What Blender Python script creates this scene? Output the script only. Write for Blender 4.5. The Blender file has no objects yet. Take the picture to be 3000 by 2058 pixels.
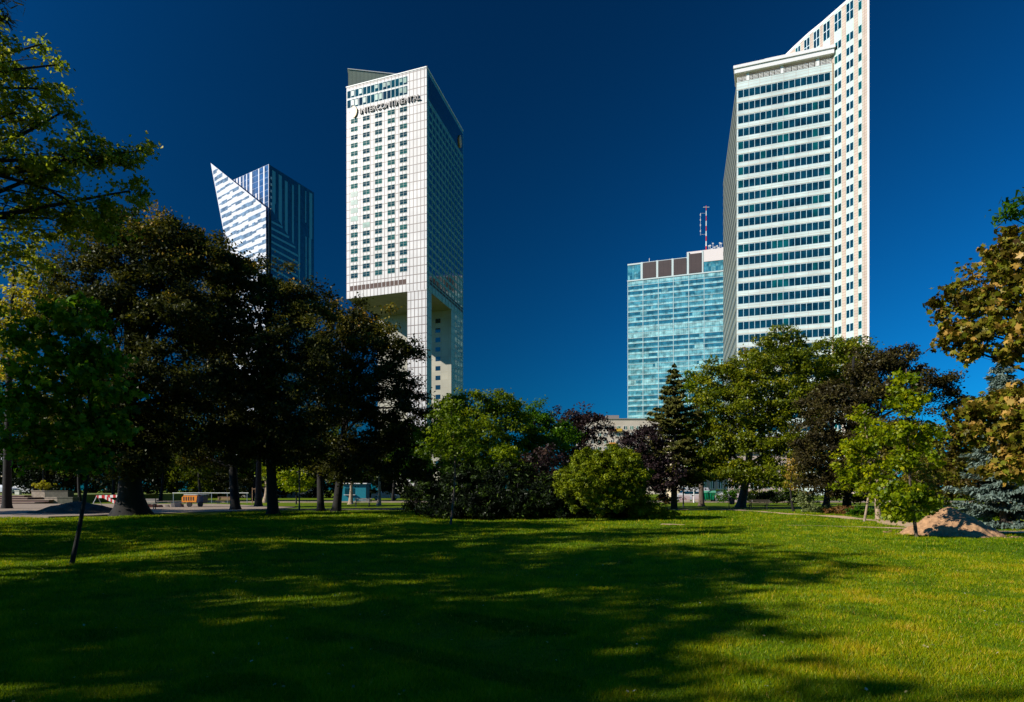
import bpy, math, random
import numpy as np
from mathutils import Vector

C = bpy.context.scene.collection
SC = bpy.context.scene
R = math.radians
rng = np.random.default_rng(11)
random.seed(5)

# ------------------------------------------------------------------ camera
F, HOR, CX, CAMZ = 2000.0, 1436.0, 1500.0, 1.65      # focal length / horizon / centre of the photograph in its own pixels
cam_d = bpy.data.cameras.new('camera')
cam = bpy.data.objects.new('camera', cam_d)
C.objects.link(cam)
cam.location = (0, 0, CAMZ)
cam.rotation_euler = (R(90), 0, 0)
cam_d.lens = 24.0; cam_d.sensor_width = 36.0
cam_d.shift_y = (HOR - 1029.0) / 3000.0
cam_d.clip_start = 0.1; cam_d.clip_end = 3000
SC.camera = cam

# ------------------------------------------------------------------ sun and sky
SUN_EL = R(29)
SUN_H = Vector((-0.91, -0.41)).normalized()
sdir = Vector((SUN_H.x * math.cos(SUN_EL), SUN_H.y * math.cos(SUN_EL), math.sin(SUN_EL)))
sun_d = bpy.data.lights.new('sun', 'SUN')
sun_d.energy = 4.6; sun_d.angle = R(0.53); sun_d.color = (1.0, 0.94, 0.84)
sun = bpy.data.objects.new('sun', sun_d)
sun.rotation_euler = sdir.to_track_quat('Z', 'Y').to_euler()
sun.location = (-60, -30, 60)
C.objects.link(sun)

wld = bpy.data.worlds.new('World'); SC.world = wld; wld.use_nodes = True
wn, wl = wld.node_tree.nodes, wld.node_tree.links
wn.clear()
out = wn.new('ShaderNodeOutputWorld'); bg = wn.new('ShaderNodeBackground')
sky = wn.new('ShaderNodeTexSky'); sky.sky_type = 'NISHITA'; sky.sun_disc = False
sky.sun_elevation = SUN_EL
sky.sun_rotation = math.atan2(sdir.x, sdir.y)
sky.altitude = 100; sky.air_density = 1.0; sky.dust_density = 0.15; sky.ozone_density = 4.0
# a clear sky seen through a polariser: darkest at right angles to the sun
tc = wn.new('ShaderNodeTexCoord')
dot = wn.new('ShaderNodeVectorMath'); dot.operation = 'DOT_PRODUCT'; dot.inputs[1].default_value = sdir
nrm = wn.new('ShaderNodeVectorMath'); nrm.operation = 'NORMALIZE'
sq = wn.new('ShaderNodeMath'); sq.operation = 'POWER'; sq.inputs[1].default_value = 2.0
ab = wn.new('ShaderNodeMath'); ab.operation = 'ABSOLUTE'
ml = wn.new('ShaderNodeMath'); ml.operation = 'MULTIPLY_ADD'; ml.inputs[1].default_value = 0.80; ml.inputs[2].default_value = 0.20
wl.new(tc.outputs['Generated'], nrm.inputs[0]); wl.new(nrm.outputs[0], dot.inputs[0])
wl.new(dot.outputs['Value'], ab.inputs[0]); wl.new(ab.outputs[0], sq.inputs[0]); wl.new(sq.outputs[0], ml.inputs[0])
tint = wn.new('ShaderNodeMix'); tint.data_type = 'RGBA'; tint.blend_type = 'MULTIPLY'; tint.inputs[0].default_value = 1.0
SKYTINT = (0.02, 0.58, 1.10, 1)
tint.inputs[7].default_value = SKYTINT
mul = wn.new('ShaderNodeMix'); mul.data_type = 'RGBA'; mul.blend_type = 'MULTIPLY'; mul.inputs[0].default_value = 1.0
wl.new(sky.outputs[0], tint.inputs[6]); wl.new(tint.outputs[2], mul.inputs[6]); wl.new(ml.outputs[0], mul.inputs[7])
wl.new(mul.outputs[2], bg.inputs['Color'])
bg.inputs['Strength'].default_value = 0.106
wl.new(bg.outputs[0], out.inputs[0])

SC.view_settings.view_transform = 'Standard'
SC.view_settings.look = 'None'
SC.view_settings.exposure = 0.47
SC.view_settings.gamma = 1.0
SC.cycles.max_bounces = 6
SC.cycles.diffuse_bounces = 3
SC.cycles.transmission_bounces = 3
SC.cycles.glossy_bounces = 3
SC.cycles.use_denoising = True

# ------------------------------------------------------------------ placement helpers
def gx(px, Y): return (px - CX) / F * Y
def gz_(py, Y): return CAMZ + (HOR - py) / F * Y
def W(px, py, Y): return np.array((gx(px, Y), Y, gz_(py, Y)))
def GY(py): return CAMZ * F / (py - HOR)

# ------------------------------------------------------------------ materials
MATS = {}
def nodes_of(name):
    m = bpy.data.materials.new(name); m.use_nodes = True
    return m, m.node_tree.nodes, m.node_tree.links, m.node_tree.nodes['Principled BSDF']
def mat(name, col, rough=0.7, metal=0.0, var=0.12, scale=3.0, bump=0.0, spec=0.5):
    if name in MATS: return MATS[name]
    m, n, l, b = nodes_of(name)
    b.inputs['Roughness'].default_value = rough; b.inputs['Metallic'].default_value = metal
    b.inputs['Specular IOR Level'].default_value = spec
    t = n.new('ShaderNodeTexCoord'); nz = n.new('ShaderNodeTexNoise'); nz.inputs['Scale'].default_value = scale
    nz.inputs['Detail'].default_value = 6; nz.inputs['Roughness'].default_value = 0.65
    r = n.new('ShaderNodeValToRGB')
    r.color_ramp.elements[0].position = 0.3; r.color_ramp.elements[1].position = 0.7
    r.color_ramp.elements[0].color = [c * (1 - var) for c in col] + [1]
    r.color_ramp.elements[1].color = [min(1, c * (1 + var)) for c in col] + [1]
    l.new(t.outputs['Object'], nz.inputs['Vector']); l.new(nz.outputs[0], r.inputs[0]); l.new(r.outputs[0], b.inputs['Base Color'])
    if bump:
        bp = n.new('ShaderNodeBump'); bp.inputs['Strength'].default_value = bump; bp.inputs['Distance'].default_value = 0.05
        l.new(nz.outputs[0], bp.inputs['Height']); l.new(bp.outputs[0], b.inputs['Normal'])
    MATS[name] = m
    return m

def panel_mat(name, col, joint, bw, bh, jw=0.06, rough=0.45, var=0.06, off=0.0):
    """cladding panels with open joints, laid out in metres along the facade (UV)"""
    if name in MATS: return MATS[name]
    m, n, l, b = nodes_of(name)
    b.inputs['Roughness'].default_value = rough
    uv = n.new('ShaderNodeUVMap'); uv.uv_map = 'UVMap'
    br = n.new('ShaderNodeTexBrick')
    br.offset = off; br.squash = 1.0
    br.inputs['Scale'].default_value = 1.0; br.inputs['Brick Width'].default_value = bw; br.inputs['Row Height'].default_value = bh
    br.inputs['Mortar Size'].default_value = jw; br.inputs['Mortar Smooth'].default_value = 0.1
    br.inputs['Color1'].default_value = [c * (1 - var) for c in col] + [1]
    br.inputs['Color2'].default_value = [min(1, c * (1 + var)) for c in col] + [1]
    br.inputs['Mortar'].default_value = list(joint) + [1]
    nz = n.new('ShaderNodeTexNoise'); nz.inputs['Scale'].default_value = 0.12; nz.inputs['Detail'].default_value = 5
    rp = n.new('ShaderNodeValToRGB'); rp.color_ramp.elements[0].position = 0.35; rp.color_ramp.elements[1].position = 0.65
    rp.color_ramp.elements[0].color = (0.8, 0.8, 0.8, 1); rp.color_ramp.elements[1].color = (1, 1, 1, 1); l.new(nz.outputs[0], rp.inputs[0])
    mx = n.new('ShaderNodeMix'); mx.data_type = 'RGBA'; mx.blend_type = 'MULTIPLY'; mx.inputs[0].default_value = 1.0
    l.new(uv.outputs[0], br.inputs['Vector']); l.new(uv.outputs[0], nz.inputs['Vector'])
    l.new(br.outputs['Color'], mx.inputs[6]); l.new(rp.outputs[0], mx.inputs[7]); l.new(mx.outputs[2], b.inputs['Base Color'])
    MATS[name] = m
    return m

def glass_mat(name, col, rough=0.06, metal=0.0, wob=0.25):
    if name in MATS: return MATS[name]
    m, n, l, b = nodes_of(name)
    b.inputs['Roughness'].default_value = rough; b.inputs['Metallic'].default_value = metal
    b.inputs['IOR'].default_value = 1.6
    t = n.new('ShaderNodeTexCoord'); nz = n.new('ShaderNodeTexNoise'); nz.inputs['Scale'].default_value = 0.35
    nz.inputs['Detail'].default_value = 3
    r = n.new('ShaderNodeValToRGB')
    r.color_ramp.elements[0].position = 0.35; r.color_ramp.elements[1].position = 0.65
    r.color_ramp.elements[0].color = [c * 0.6 for c in col] + [1]; r.color_ramp.elements[1].color = [c * 1.5 for c in col] + [1]
    l.new(t.outputs['Object'], nz.inputs['Vector']); l.new(nz.outputs[0], r.inputs[0]); l.new(r.outputs[0], b.inputs['Base Color'])
    MATS[name] = m
    return m

def leaf_mat(name, stops, trans=0.35, gloss=0.06, tcol=(1.35, 1.45, 0.7)):
    """stops: colours along the per-leaf 'tint' attribute"""
    if name in MATS: return MATS[name]
    m = bpy.data.materials.new(name); m.use_nodes = True
    n, l = m.node_tree.nodes, m.node_tree.links; n.clear()
    o = n.new('ShaderNodeOutputMaterial')
    a = n.new('ShaderNodeAttribute'); a.attribute_name = 'tint'
    r = n.new('ShaderNodeValToRGB')
    while len(r.color_ramp.elements) < len(stops): r.color_ramp.elements.new(0.5)
    for i, (p, c) in enumerate(stops):
        r.color_ramp.elements[i].position = p; r.color_ramp.elements[i].color = list(c) + [1]
    d = n.new('ShaderNodeBsdfDiffuse'); tr = n.new('ShaderNodeBsdfTranslucent'); g = n.new('ShaderNodeBsdfGlossy')
    g.inputs['Roughness'].default_value = 0.42; g.inputs['Color'].default_value = (0.9, 0.95, 0.85, 1)
    tm = n.new('ShaderNodeMix'); tm.data_type = 'RGBA'; tm.blend_type = 'MULTIPLY'; tm.inputs[0].default_value = 1
    tm.inputs[7].default_value = list(tcol) + [1]; tm.clamp_result = False
    m1 = n.new('ShaderNodeMixShader'); m1.inputs[0].default_value = trans
    m2 = n.new('ShaderNodeMixShader'); m2.inputs[0].default_value = gloss
    l.new(a.outputs['Fac'], r.inputs[0]); l.new(r.outputs[0], d.inputs[0]); l.new(r.outputs[0], tm.inputs[6]); l.new(tm.outputs[2], tr.inputs[0])
    l.new(d.outputs[0], m1.inputs[1]); l.new(tr.outputs[0], m1.inputs[2]); l.new(m1.outputs[0], m2.inputs[1]); l.new(g.outputs[0], m2.inputs[2])
    l.new(m2.outputs[0], o.inputs[0])
    MATS[name] = m
    return m

# ------------------------------------------------------------------ object helpers
def tag(o, label=None, cat=None, group=None, kind=None):
    if label: o['label'] = label
    if cat: o['category'] = cat
    if group: o['group'] = group
    if kind: o['kind'] = kind
    return o
def thing(name, label, cat, loc=(0, 0, 0), rz=0.0, group=None):
    o = bpy.data.objects.new(name, None); C.objects.link(o)
    o.location = loc; o.rotation_euler = (0, 0, rz); o.empty_display_size = 0.3
    return tag(o, label, cat, group)
def link(name, me, m, parent=None):
    o = bpy.data.objects.new(name, me); C.objects.link(o)
    for mm in (m if isinstance(m, (list, tuple)) else [m]): me.materials.append(mm)
    if parent:
        o.parent = parent
    return o

class MB:
    """collects faces; build() links them as one mesh object"""
    def __init__(s): s.v = []; s.f = []; s.uv = []; s.mi = []
    def face(s, pts, uv=None, mi=0):
        b = len(s.v); s.v += [tuple(map(float, p)) for p in pts]; s.f.append(tuple(range(b, b + len(pts)))); s.mi.append(mi)
        s.uv += list(uv) if uv else [(0, 0)] * len(pts)
    def box(s, x0, x1, y0, y1, z0, z1, mi=0, M=None):
        P = [(x0, y0, z0), (x1, y0, z0), (x1, y1, z0), (x0, y1, z0), (x0, y0, z1), (x1, y0, z1), (x1, y1, z1), (x0, y1, z1)]
        if M is not None: P = [tuple(M @ Vector(p)) for p in P]
        for q in ((0, 3, 2, 1), (4, 5, 6, 7), (0, 1, 5, 4), (1, 2, 6, 5), (2, 3, 7, 6), (3, 0, 4, 7)):
            uv = [(x0 + (x1 - x0) * (i in (1, 2, 5, 6)) + (y1 - y0) * (i in (2, 3, 6, 7)), z0 + (z1 - z0) * (i > 3)) for i in q]
            s.face([P[i] for i in q], uv, mi)
    def prism(s, poly, d, mi=0):
        """poly: 3-D points (convex or not), d: extrusion vector"""
        a = [np.array(p, float) for p in poly]; d = np.array(d, float); b = [p + d for p in a]
        s.face(a[::-1], None, mi); s.face(b, None, mi)
        n = len(a)
        for i in range(n): s.face([a[i], a[(i + 1) % n], b[(i + 1) % n], b[i]], None, mi)
    def tube(s, pts, rad, n=8, mi=0, cap=True):
        pts = [np.array(p, float) for p in pts]; k = len(pts)
        if not isinstance(rad, (list, tuple)): rad = [rad] * k
        base = len(s.v)
        ref = None
        for i in range(k):
            t = pts[min(i + 1, k - 1)] - pts[max(i - 1, 0)]; t = t / (np.linalg.norm(t) + 1e-9)
            if ref is None:
                ref = np.array((1., 0, 0)) if abs(t[0]) < 0.9 else np.array((0, 1., 0))
            u = ref - t * ref.dot(t); u /= np.linalg.norm(u) + 1e-9; ref = u; w = np.cross(t, u)
            for j in range(n):
                an = 2 * math.pi * j / n
                p = pts[i] + rad[i] * (math.cos(an) * u + math.sin(an) * w)
                s.v.append(tuple(p))
        for i in range(k - 1):
            for j in range(n):
                a, b = base + i * n + j, base + i * n + (j + 1) % n
                s.f.append((a, b, b + n, a + n)); s.mi.append(mi); s.uv += [(0, 0)] * 4
        if cap:
            for st, rev in ((base, True), (base + (k - 1) * n, False)):
                q = list(range(st, st + n)); s.f.append(tuple(q[::-1] if rev else q)); s.mi.append(mi); s.uv += [(0, 0)] * n
    def build(s, name, m, parent=None, smooth=False):
        me = bpy.data.meshes.new(name); me.from_pydata(s.v, [], s.f)
        uvl = me.uv_layers.new(name='UVMap')
        uvl.data.foreach_set('uv', np.array(s.uv, dtype=np.float32).ravel())
        me.polygons.foreach_set('material_index', np.array(s.mi, dtype=np.int32))
        if smooth: me.polygons.foreach_set('use_smooth', np.ones(len(s.f), dtype=bool))
        me.update()
        return link(name, me, m, parent)

class Fac:
    """a facade frame: origin a, unit direction u along it, outward normal n (away from the building)"""
    def __init__(s, a, b):
        s.a = np.array((a[0], a[1], 0.0)); d = np.array((b[0] - a[0], b[1] - a[1], 0.0)); s.w = np.linalg.norm(d)
        s.u = d / s.w; s.n = np.array((s.u[1], -s.u[0], 0.0))
    def p(s, u, z, d=0.0): return s.a + s.u * u + s.n * d + np.array((0, 0, z))
    def u_at(s, px):
        k = (px - CX) / F    # x = k*Y
        return (k * s.a[1] - s.a[0]) / (s.u[0] - k * s.u[1])
    def z_at(s, px, py): return gz_(py, s.a[1] + s.u[1] * s.u_at(px))
    def box(s, mb, u0, u1, z0, z1, d0, d1, mi=0):
        P = [s.p(u0, z0, d1), s.p(u1, z0, d1), s.p(u1, z0, d0), s.p(u0, z0, d0), s.p(u0, z1, d1), s.p(u1, z1, d1), s.p(u1, z1, d0), s.p(u0, z1, d0)]
        U = [(u0, z0), (u1, z0), (u1 + 0, z0), (u0, z0), (u0, z1), (u1, z1), (u1, z1), (u0, z1)]
        for q in ((0, 3, 2, 1), (4, 5, 6, 7), (0, 1, 5, 4), (1, 2, 6, 5), (2, 3, 7, 6), (3, 0, 4, 7)):
            if q in ((1, 2, 6, 5), (3, 0, 4, 7)):
                uv = [((abs(d1 - d0) if i in (2, 3, 6, 7) else 0), z0 if i < 4 else z1) for i in q]
            else: uv = [U[i] for i in q]
            mb.face([P[i] for i in q], uv, mi)
    def quad(s, mb, u0, u1, z0, z1, d, mi=0):
        mb.face([s.p(u0, z0, d), s.p(u1, z0, d), s.p(u1, z1, d), s.p(u0, z1, d)], [(u0, z0), (u1, z0), (u1, z1), (u0, z1)], mi)

# ------------------------------------------------------------------ ground
def gh(x, y):
    """lawn height: gentle unevenness, fading out far away"""
    x = np.asarray(x, float); y = np.asarray(y, float)
    f = np.clip((62 - y) / 20, 0, 1) * np.clip((y + 20) / 10, 0, 1)
    return f * (0.035 * np.sin(x * 0.55 + 1.3 * np.sin(y * 0.31)) + 0.03 * np.sin(y * 0.8 + x * 0.27) + 0.012 * np.sin(x * 2.1 + y * 1.7))

def grid_sheet(name, xs, ys, hf, m):
    X, Yg = np.meshgrid(xs, ys); Z = hf(X, Yg)
    v = np.stack([X, Yg, Z], -1).reshape(-1, 3); nx, ny = len(xs), len(ys)
    i = np.arange((nx - 1) * (ny - 1)); r, c = i // (nx - 1), i % (nx - 1); a = r * nx + c
    f = np.stack([a, a + 1, a + nx + 1, a + nx], -1)
    me = bpy.data.meshes.new(name); me.from_pydata(v.tolist(), [], f.tolist())
    me.polygons.foreach_set('use_smooth', np.ones(len(f), dtype=bool)); me.update()
    return link(name, me, m)

def ground_mat():
    m, n, l, b = nodes_of('lawn_soil_and_grass')
    b.inputs['Roughness'].default_value = 0.9; b.inputs['Specular IOR Level'].default_value = 0.1
    t = n.new('ShaderNodeTexCoord')
    def noise(sc, det=8, rough=0.6, vec=None):
        z = n.new('ShaderNodeTexNoise'); z.inputs['Scale'].default_value = sc; z.inputs['Detail'].default_value = det; z.inputs['Roughness'].default_value = rough
        l.new(vec or t.outputs['Object'], z.inputs['Vector']); return z
    def ramp(src, st):
        r = n.new('ShaderNodeValToRGB')
        while len(r.color_ramp.elements) < len(st): r.color_ramp.elements.new(0.5)
        for i, (p, c) in enumerate(st): r.color_ramp.elements[i].position = p; r.color_ramp.elements[i].color = list(c) + [1]
        l.new(src, r.inputs[0]); return r
    big = noise(0.35, 5); fine = noise(9, 10, 0.75)
    rb = ramp(big.outputs[0], [(0.32, (0.080, 0.150, 0.003)), (0.52, (0.150, 0.210, 0.004)), (0.7, (0.240, 0.230, 0.008))])
    rf = ramp(fine.outputs[0], [(0.3, (0.40, 0.45, 0.4)), (0.55, (0.9, 0.95, 0.8)), (0.75, (1.35, 1.25, 1.1))])
    mx = n.new('ShaderNodeMix'); mx.data_type = 'RGBA'; mx.blend_type = 'MULTIPLY'; mx.inputs[0].default_value = 1; mx.clamp_result = False
    l.new(rb.outputs[0], mx.inputs[6]); l.new(rf.outputs[0], mx.inputs[7]); l.new(mx.outputs[2], b.inputs['Base Color'])
    bp = n.new('ShaderNodeBump'); bp.inputs['Strength'].default_value = 0.6; bp.inputs['Distance'].default_value = 0.06
    l.new(fine.outputs[0], bp.inputs['Height']); l.new(bp.outputs[0], b.inputs['Normal'])
    return m
GM = ground_mat()
xs = np.concatenate([np.linspace(-1500, -70, 12), np.linspace(-60, 60, 241), np.linspace(70, 1500, 12)])
ys = np.concatenate([np.linspace(-300, -30, 8), np.linspace(-20, 70, 181), np.linspace(76, 2400, 16)])
tag(grid_sheet('ground', xs, ys, gh, GM), kind='structure')

def sheet(name, pts, z, m, kind='structure'):
    """flat polygon from ground (x, y) points"""
    mb = MB(); mb.face([(x, y, z) for x, y in pts]); o = mb.build(name, m); tag(o, kind=kind); return o
def thick(name, pts, z0, z1, m, kind='structure'):
    mb = MB(); mb.prism([(x, y, z0) for x, y in pts], (0, 0, z1 - z0)); o = mb.build(name, m); tag(o, kind=kind); return o

M_pave = mat('concrete_paving', (0.32, 0.24, 0.17), 0.85, var=0.25, scale=1.2, bump=0.2)
M_asph = mat('asphalt', (0.055, 0.055, 0.057), 0.9, var=0.3, scale=3)
M_sand = mat('trodden_sandy_soil', (0.55, 0.37, 0.20), 0.95, var=0.3, scale=2.5, bump=0.4)
M_stone = mat('weathered_stone', (0.33, 0.27, 0.20), 0.85, var=0.3, scale=3, bump=0.3)
M_dark = mat('dark_painted_steel', (0.02, 0.022, 0.022), 0.5)
M_white = mat('white_paint', (0.75, 0.74, 0.70), 0.5)
M_grey = mat('galvanised_steel', (0.35, 0.36, 0.37), 0.45, metal=0.6)
M_red = mat('red_paint', (0.55, 0.02, 0.015), 0.4)
M_orange = mat('orange_paint', (0.75, 0.24, 0.01), 0.45)
M_rubber = mat('rubber', (0.015, 0.015, 0.015), 0.8)
M_wood = mat('weathered_wood', (0.26, 0.15, 0.08), 0.8, var=0.35, scale=6)
M_concrete = mat('concrete', (0.15, 0.15, 0.13), 0.85, var=0.2, scale=0.5)

# ribbon: a strip along a centre line, following the lawn
EXCL = []
def ribbon(name, cl, widths, m, dz=0.02, seg=14, jag=0.12):
    for q in range(len(cl) - 1): EXCL.append((cl[q], cl[q + 1], (widths[q] + widths[q + 1]) / 4))
    cl = [np.array(p, float) for p in cl]; P = []; Wd = []
    for i in range(len(cl) - 1):
        for k in range(seg):
            t = k / seg; P.append(cl[i] * (1 - t) + cl[i + 1] * t); Wd.append(widths[i] * (1 - t) + widths[i + 1] * t)
    P.append(cl[-1]); Wd.append(widths[-1]); P = np.array(P)
    for _ in range(6): P[1:-1] = (P[:-2] + P[1:-1] * 2 + P[2:]) / 4
    T = np.gradient(P, axis=0); T /= np.linalg.norm(T, axis=1)[:, None]; N = np.stack([-T[:, 1], T[:, 0]], 1)
    v = []
    for i in range(len(P)):
        for s in (-1, -0.33, 0.33, 1):
            j = random.uniform(-jag, jag) if abs(s) == 1 else 0
            q = P[i] + N[i] * (Wd[i] * 0.5 * s + j)
            v.append((q[0], q[1], float(gh(q[0], q[1])) + dz + 0.006 * (abs(s) < 1)))
    f = [(i * 4 + j, i * 4 + j + 1, i * 4 + j + 5, i * 4 + j + 4) for i in range(len(P) - 1) for j in range(3)]
    me = bpy.data.meshes.new(name); me.from_pydata(v, [], f); me.update(); o = link(name, me, m); tag(o, kind='structure'); return o

# plaza at the left with low steps up to a terrace
thick('plaza', [(-90, 41.5), (-27.5, 40.5), (-25, 44.5), (-20.5, 52), (-20, 63), (-34, 78), (-90, 78)], -0.2, 0.075, M_pave)
thick('terrace', [(-140, 85), (-55.5, 85), (-54, 100), (-60, 135), (-140, 135)], -0.2, 1.02, mat('terrace_grass', (0.16, 0.20, 0.02), 0.9, var=0.35, scale=2))
ribbon('path', [(-21, 57), (-5, 58.5), (6, 60), (13.5, 56.5), (19, 55.5)], [2.6, 2.2, 1.6, 1.2, 1.0], M_pave, dz=0.04, jag=0.12)
ribbon('sandy_path', [(18.0, 55.5), (19.2, 47), (19.9, 41), (19.6, 37), (18.4, 31.5), (17.6, 27.2), (20.5, 25.7), (26, 25)], [0.7, 0.8, 1.1, 1.6, 1.6, 1.5, 1.3, 1.2], M_sand, dz=0.035, jag=0.16)
ribbon('bare_soil_patch', [(12.2, 30.3), (14.5, 29.3), (17.2, 28.0)], [0.3, 0.5, 0.9], M_sand, dz=0.035, seg=6)
ribbon('worn_grass_patch', [(7.0, 32.0), (8.0, 31.6)], [0.7, 0.5], M_sand, dz=0.035, seg=6)
thick('road', [(-300, 92), (300, 92), (300, 104), (-300, 104)], -0.2, 0.02, M_asph)
thick('pavement', [(-50, 88.5), (300, 88.5), (300, 91.9), (-50, 91.9)], -0.2, 0.13, M_pave)

# ------------------------------------------------------------------ grass blades
def np_mesh(name, V, loops, starts, totals, m, parent=None, tint=None, smooth=False):
    me = bpy.data.meshes.new(name)
    me.vertices.add(len(V)); me.vertices.foreach_set('co', V.astype(np.float32).ravel())
    me.loops.add(len(loops)); me.loops.foreach_set('vertex_index', loops.astype(np.int32))
    me.polygons.add(len(starts)); me.polygons.foreach_set('loop_start', starts.astype(np.int32))
    try: me.polygons.foreach_set('loop_total', totals.astype(np.int32))
    except Exception: pass
    if tint is not None:
        a = me.attributes.new('tint', 'FLOAT', 'FACE'); a.data.foreach_set('value', tint.astype(np.float32))
    me.update(calc_edges=True)
    return link(name, me, m, parent)

def make_grass(N=1200000):
    t = rng.uniform(-0.98, 0.98, N); Y = np.exp(rng.uniform(math.log(3.6), math.log(52), N)); x = t * Y
    # broad patches: bare, coarse and lush spots, seen from anywhere
    pn = np.sin(x * 0.9 + 1.7 * np.sin(Y * 0.6)) * np.sin(Y * 1.1 + 1.3 * np.sin(x * 0.7)) + 0.5 * np.sin(x * 3.1 + Y * 2.3) * np.sin(Y * 3.7 - x * 1.9)
    cl = np.zeros(N)
    for q in range(7):
        a_, f_, p_ = rng.uniform(0, 6.28), rng.uniform(2.5, 11), rng.uniform(0, 6.28); cl += np.sin((x * math.cos(a_) + Y * math.sin(a_)) * f_ + p_ + 1.2 * np.sin(x * f_ * .37 + Y * f_ * .29 + p_))
    cl /= 2.6
    h = (1 + .22 * cl) * (0.030 + 0.0011 * Y) * rng.uniform(0.5, 1.4, N) * (1 + 0.25 * pn)
    tall = rng.random(N) < 0.012; h[tall] *= 1.8
    w = (0.0010 + 0.00042 * Y) * rng.uniform(0.7, 1.4, N)
    an = rng.uniform(0, 2 * math.pi, N); la = rng.uniform(0, 2 * math.pi, N); ln = rng.uniform(0.15, 0.95, N) * h
    dead = np.zeros(N, bool)
    for (p0, p1, hw) in EXCL:
        dx, dy = p1[0] - p0[0], p1[1] - p0[1]; s_ = np.clip(((x - p0[0]) * dx + (Y - p0[1]) * dy) / (dx * dx + dy * dy), 0, 1)
        dead |= (np.hypot(x - p0[0] - s_ * dx, Y - p0[1] - s_ * dy) < hw * rng.uniform(.75, 1.1, N)) & (rng.random(N) < .96)
    dead |= (x < -20) & (Y > 44.5) | (x < -24) & (Y > 41)
    h[dead] = 0.001; w[dead] *= 0.1
    bx, by = np.cos(an) * w, np.sin(an) * w; z = gh(x, Y) - 0.004
    V = np.empty((N, 3, 3))
    V[:, 0] = np.stack([x - bx, Y - by, z], 1); V[:, 1] = np.stack([x + bx, Y + by, z], 1)
    V[:, 2] = np.stack([x + np.cos(la) * ln, Y + np.sin(la) * ln, z + h], 1)
    tint = np.clip(0.37 + 0.11 * pn + 0.10 * cl + rng.normal(0, 0.15, N), 0, 1)
    # yellower, straw-coloured turf towards the near right corner
    near_right = np.clip((x - 1.0) / 6, 0, 1) * np.clip((22 - Y) / 15, 0, 1)
    tint = np.clip(tint + near_right * 0.15 * (1 + 0.5 * pn), 0, 1)
    clover = (np.sin(x * 1.3 + 2 * np.sin(Y * .9)) * np.sin(Y * 1.6 + 1.5 * np.sin(x * 1.1 + 1)) > .78); tint = np.clip(tint - .22 * clover, 0, 1); h = h * (1 + .35 * clover)
    worn = np.sin(x * 0.43 + 2.1) * np.sin(Y * 0.52 + 0.8 * np.sin(x * 0.6)) ; h *= np.where(worn > .72, .55, 1.0); tint = np.clip(tint - .10 * (worn < -.6), 0, 1)
    straw = rng.random(N) < 0.006 + 0.03 * near_right; tint[straw] = 1.0
    idx = np.arange(N * 3)
    m = leaf_mat('grass_blades', [(0.0, (0.035, 0.100, 0.0015)), (0.35, (0.145, 0.245, 0.002)), (0.6, (0.300, 0.335, 0.003)), (0.82, (0.50, 0.38, 0.006)), (1.0, (0.66, 0.42, 0.07))],
                 trans=0.4, gloss=0.008, tcol=(1.35, 1.25, 0.3))
    o = np_mesh('grass', V.reshape(-1, 3), idx, idx[::3], np.full(N, 3), m, tint=tint)
    tag(o, 'short mown lawn grass, yellow green where the sun reaches it', 'grass', kind='stuff')
make_grass()

# ------------------------------------------------------------------ foliage
SHAPES = {
    'diamond': ([(-0.5, 0, 0), (0, 0.30, 0.06), (0.5, 0, -0.05), (0, -0.30, 0.06)], [[0, 1, 2, 3]]),
    'fold': ([(-0.5, 0, 0), (-0.1, 0.3, 0.10), (0.5, 0, -0.08), (-0.1, -0.3, 0.10)], [[0, 1, 2], [0, 2, 3]]),
    'maple': ([(-0.45, 0, 0.0), (-0.30, 0.16, 0.0), (-0.28, 0.44, -0.16), (-0.02, 0.30, 0.0), (0.16, 0.52, -0.18), (0.20, 0.20, 0.02), (0.56, 0.0, -0.20),
               (0.20, -0.20, 0.02), (0.16, -0.52, -0.18), (-0.02, -0.30, 0.0), (-0.28, -0.44, -0.16), (-0.30, -0.16, 0.0)], [[0, 1, 2, 3, 4, 5, 6], [0, 6, 7, 8, 9, 10, 11]]),
    'needle': ([(-0.5, 0.07, 0), (0.5, 0.03, -0.05), (0.5, -0.03, -0.05), (-0.5, -0.07, 0)], [[0, 1, 2, 3]]),
}
def leaf_mesh(name, P, N, size, tint, shape, m, parent, along=None, asp=1.0):
    """P leaf centres, N leaf normals, size per leaf"""
    T, faces = SHAPES[shape]; T = np.array(T); T[:, 1] *= asp; n = len(P); k = len(T)
    N = N / (np.linalg.norm(N, axis=1)[:, None] + 1e-9)
    r = along if along is not None else rng.normal(size=(n, 3))
    U = r - N * (r * N).sum(1)[:, None]; U /= np.linalg.norm(U, axis=1)[:, None] + 1e-9; Vv = np.cross(N, U)
    V = P[:, None, :] + size[:, None, None] * (T[None, :, 0, None] * U[:, None] + T[None, :, 1, None] * Vv[:, None] + T[None, :, 2, None] * N[:, None])
    base = np.arange(n) * k; L = []; tot = []
    for f in faces: tot.append(len(f))
    loops = np.concatenate([base[:, None] + np.array(f)[None] for f in faces], 1).ravel()
    totals = np.tile(np.array(tot), n); starts = np.concatenate([[0], np.cumsum(totals)[:-1]])
    return np_mesh(name, V.reshape(-1, 3), loops, starts, totals, m, parent, tint=np.repeat(tint, len(faces)))

def rand_dirs(n):
    d = rng.normal(size=(n, 3)); return d / np.linalg.norm(d, axis=1)[:, None]

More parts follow.
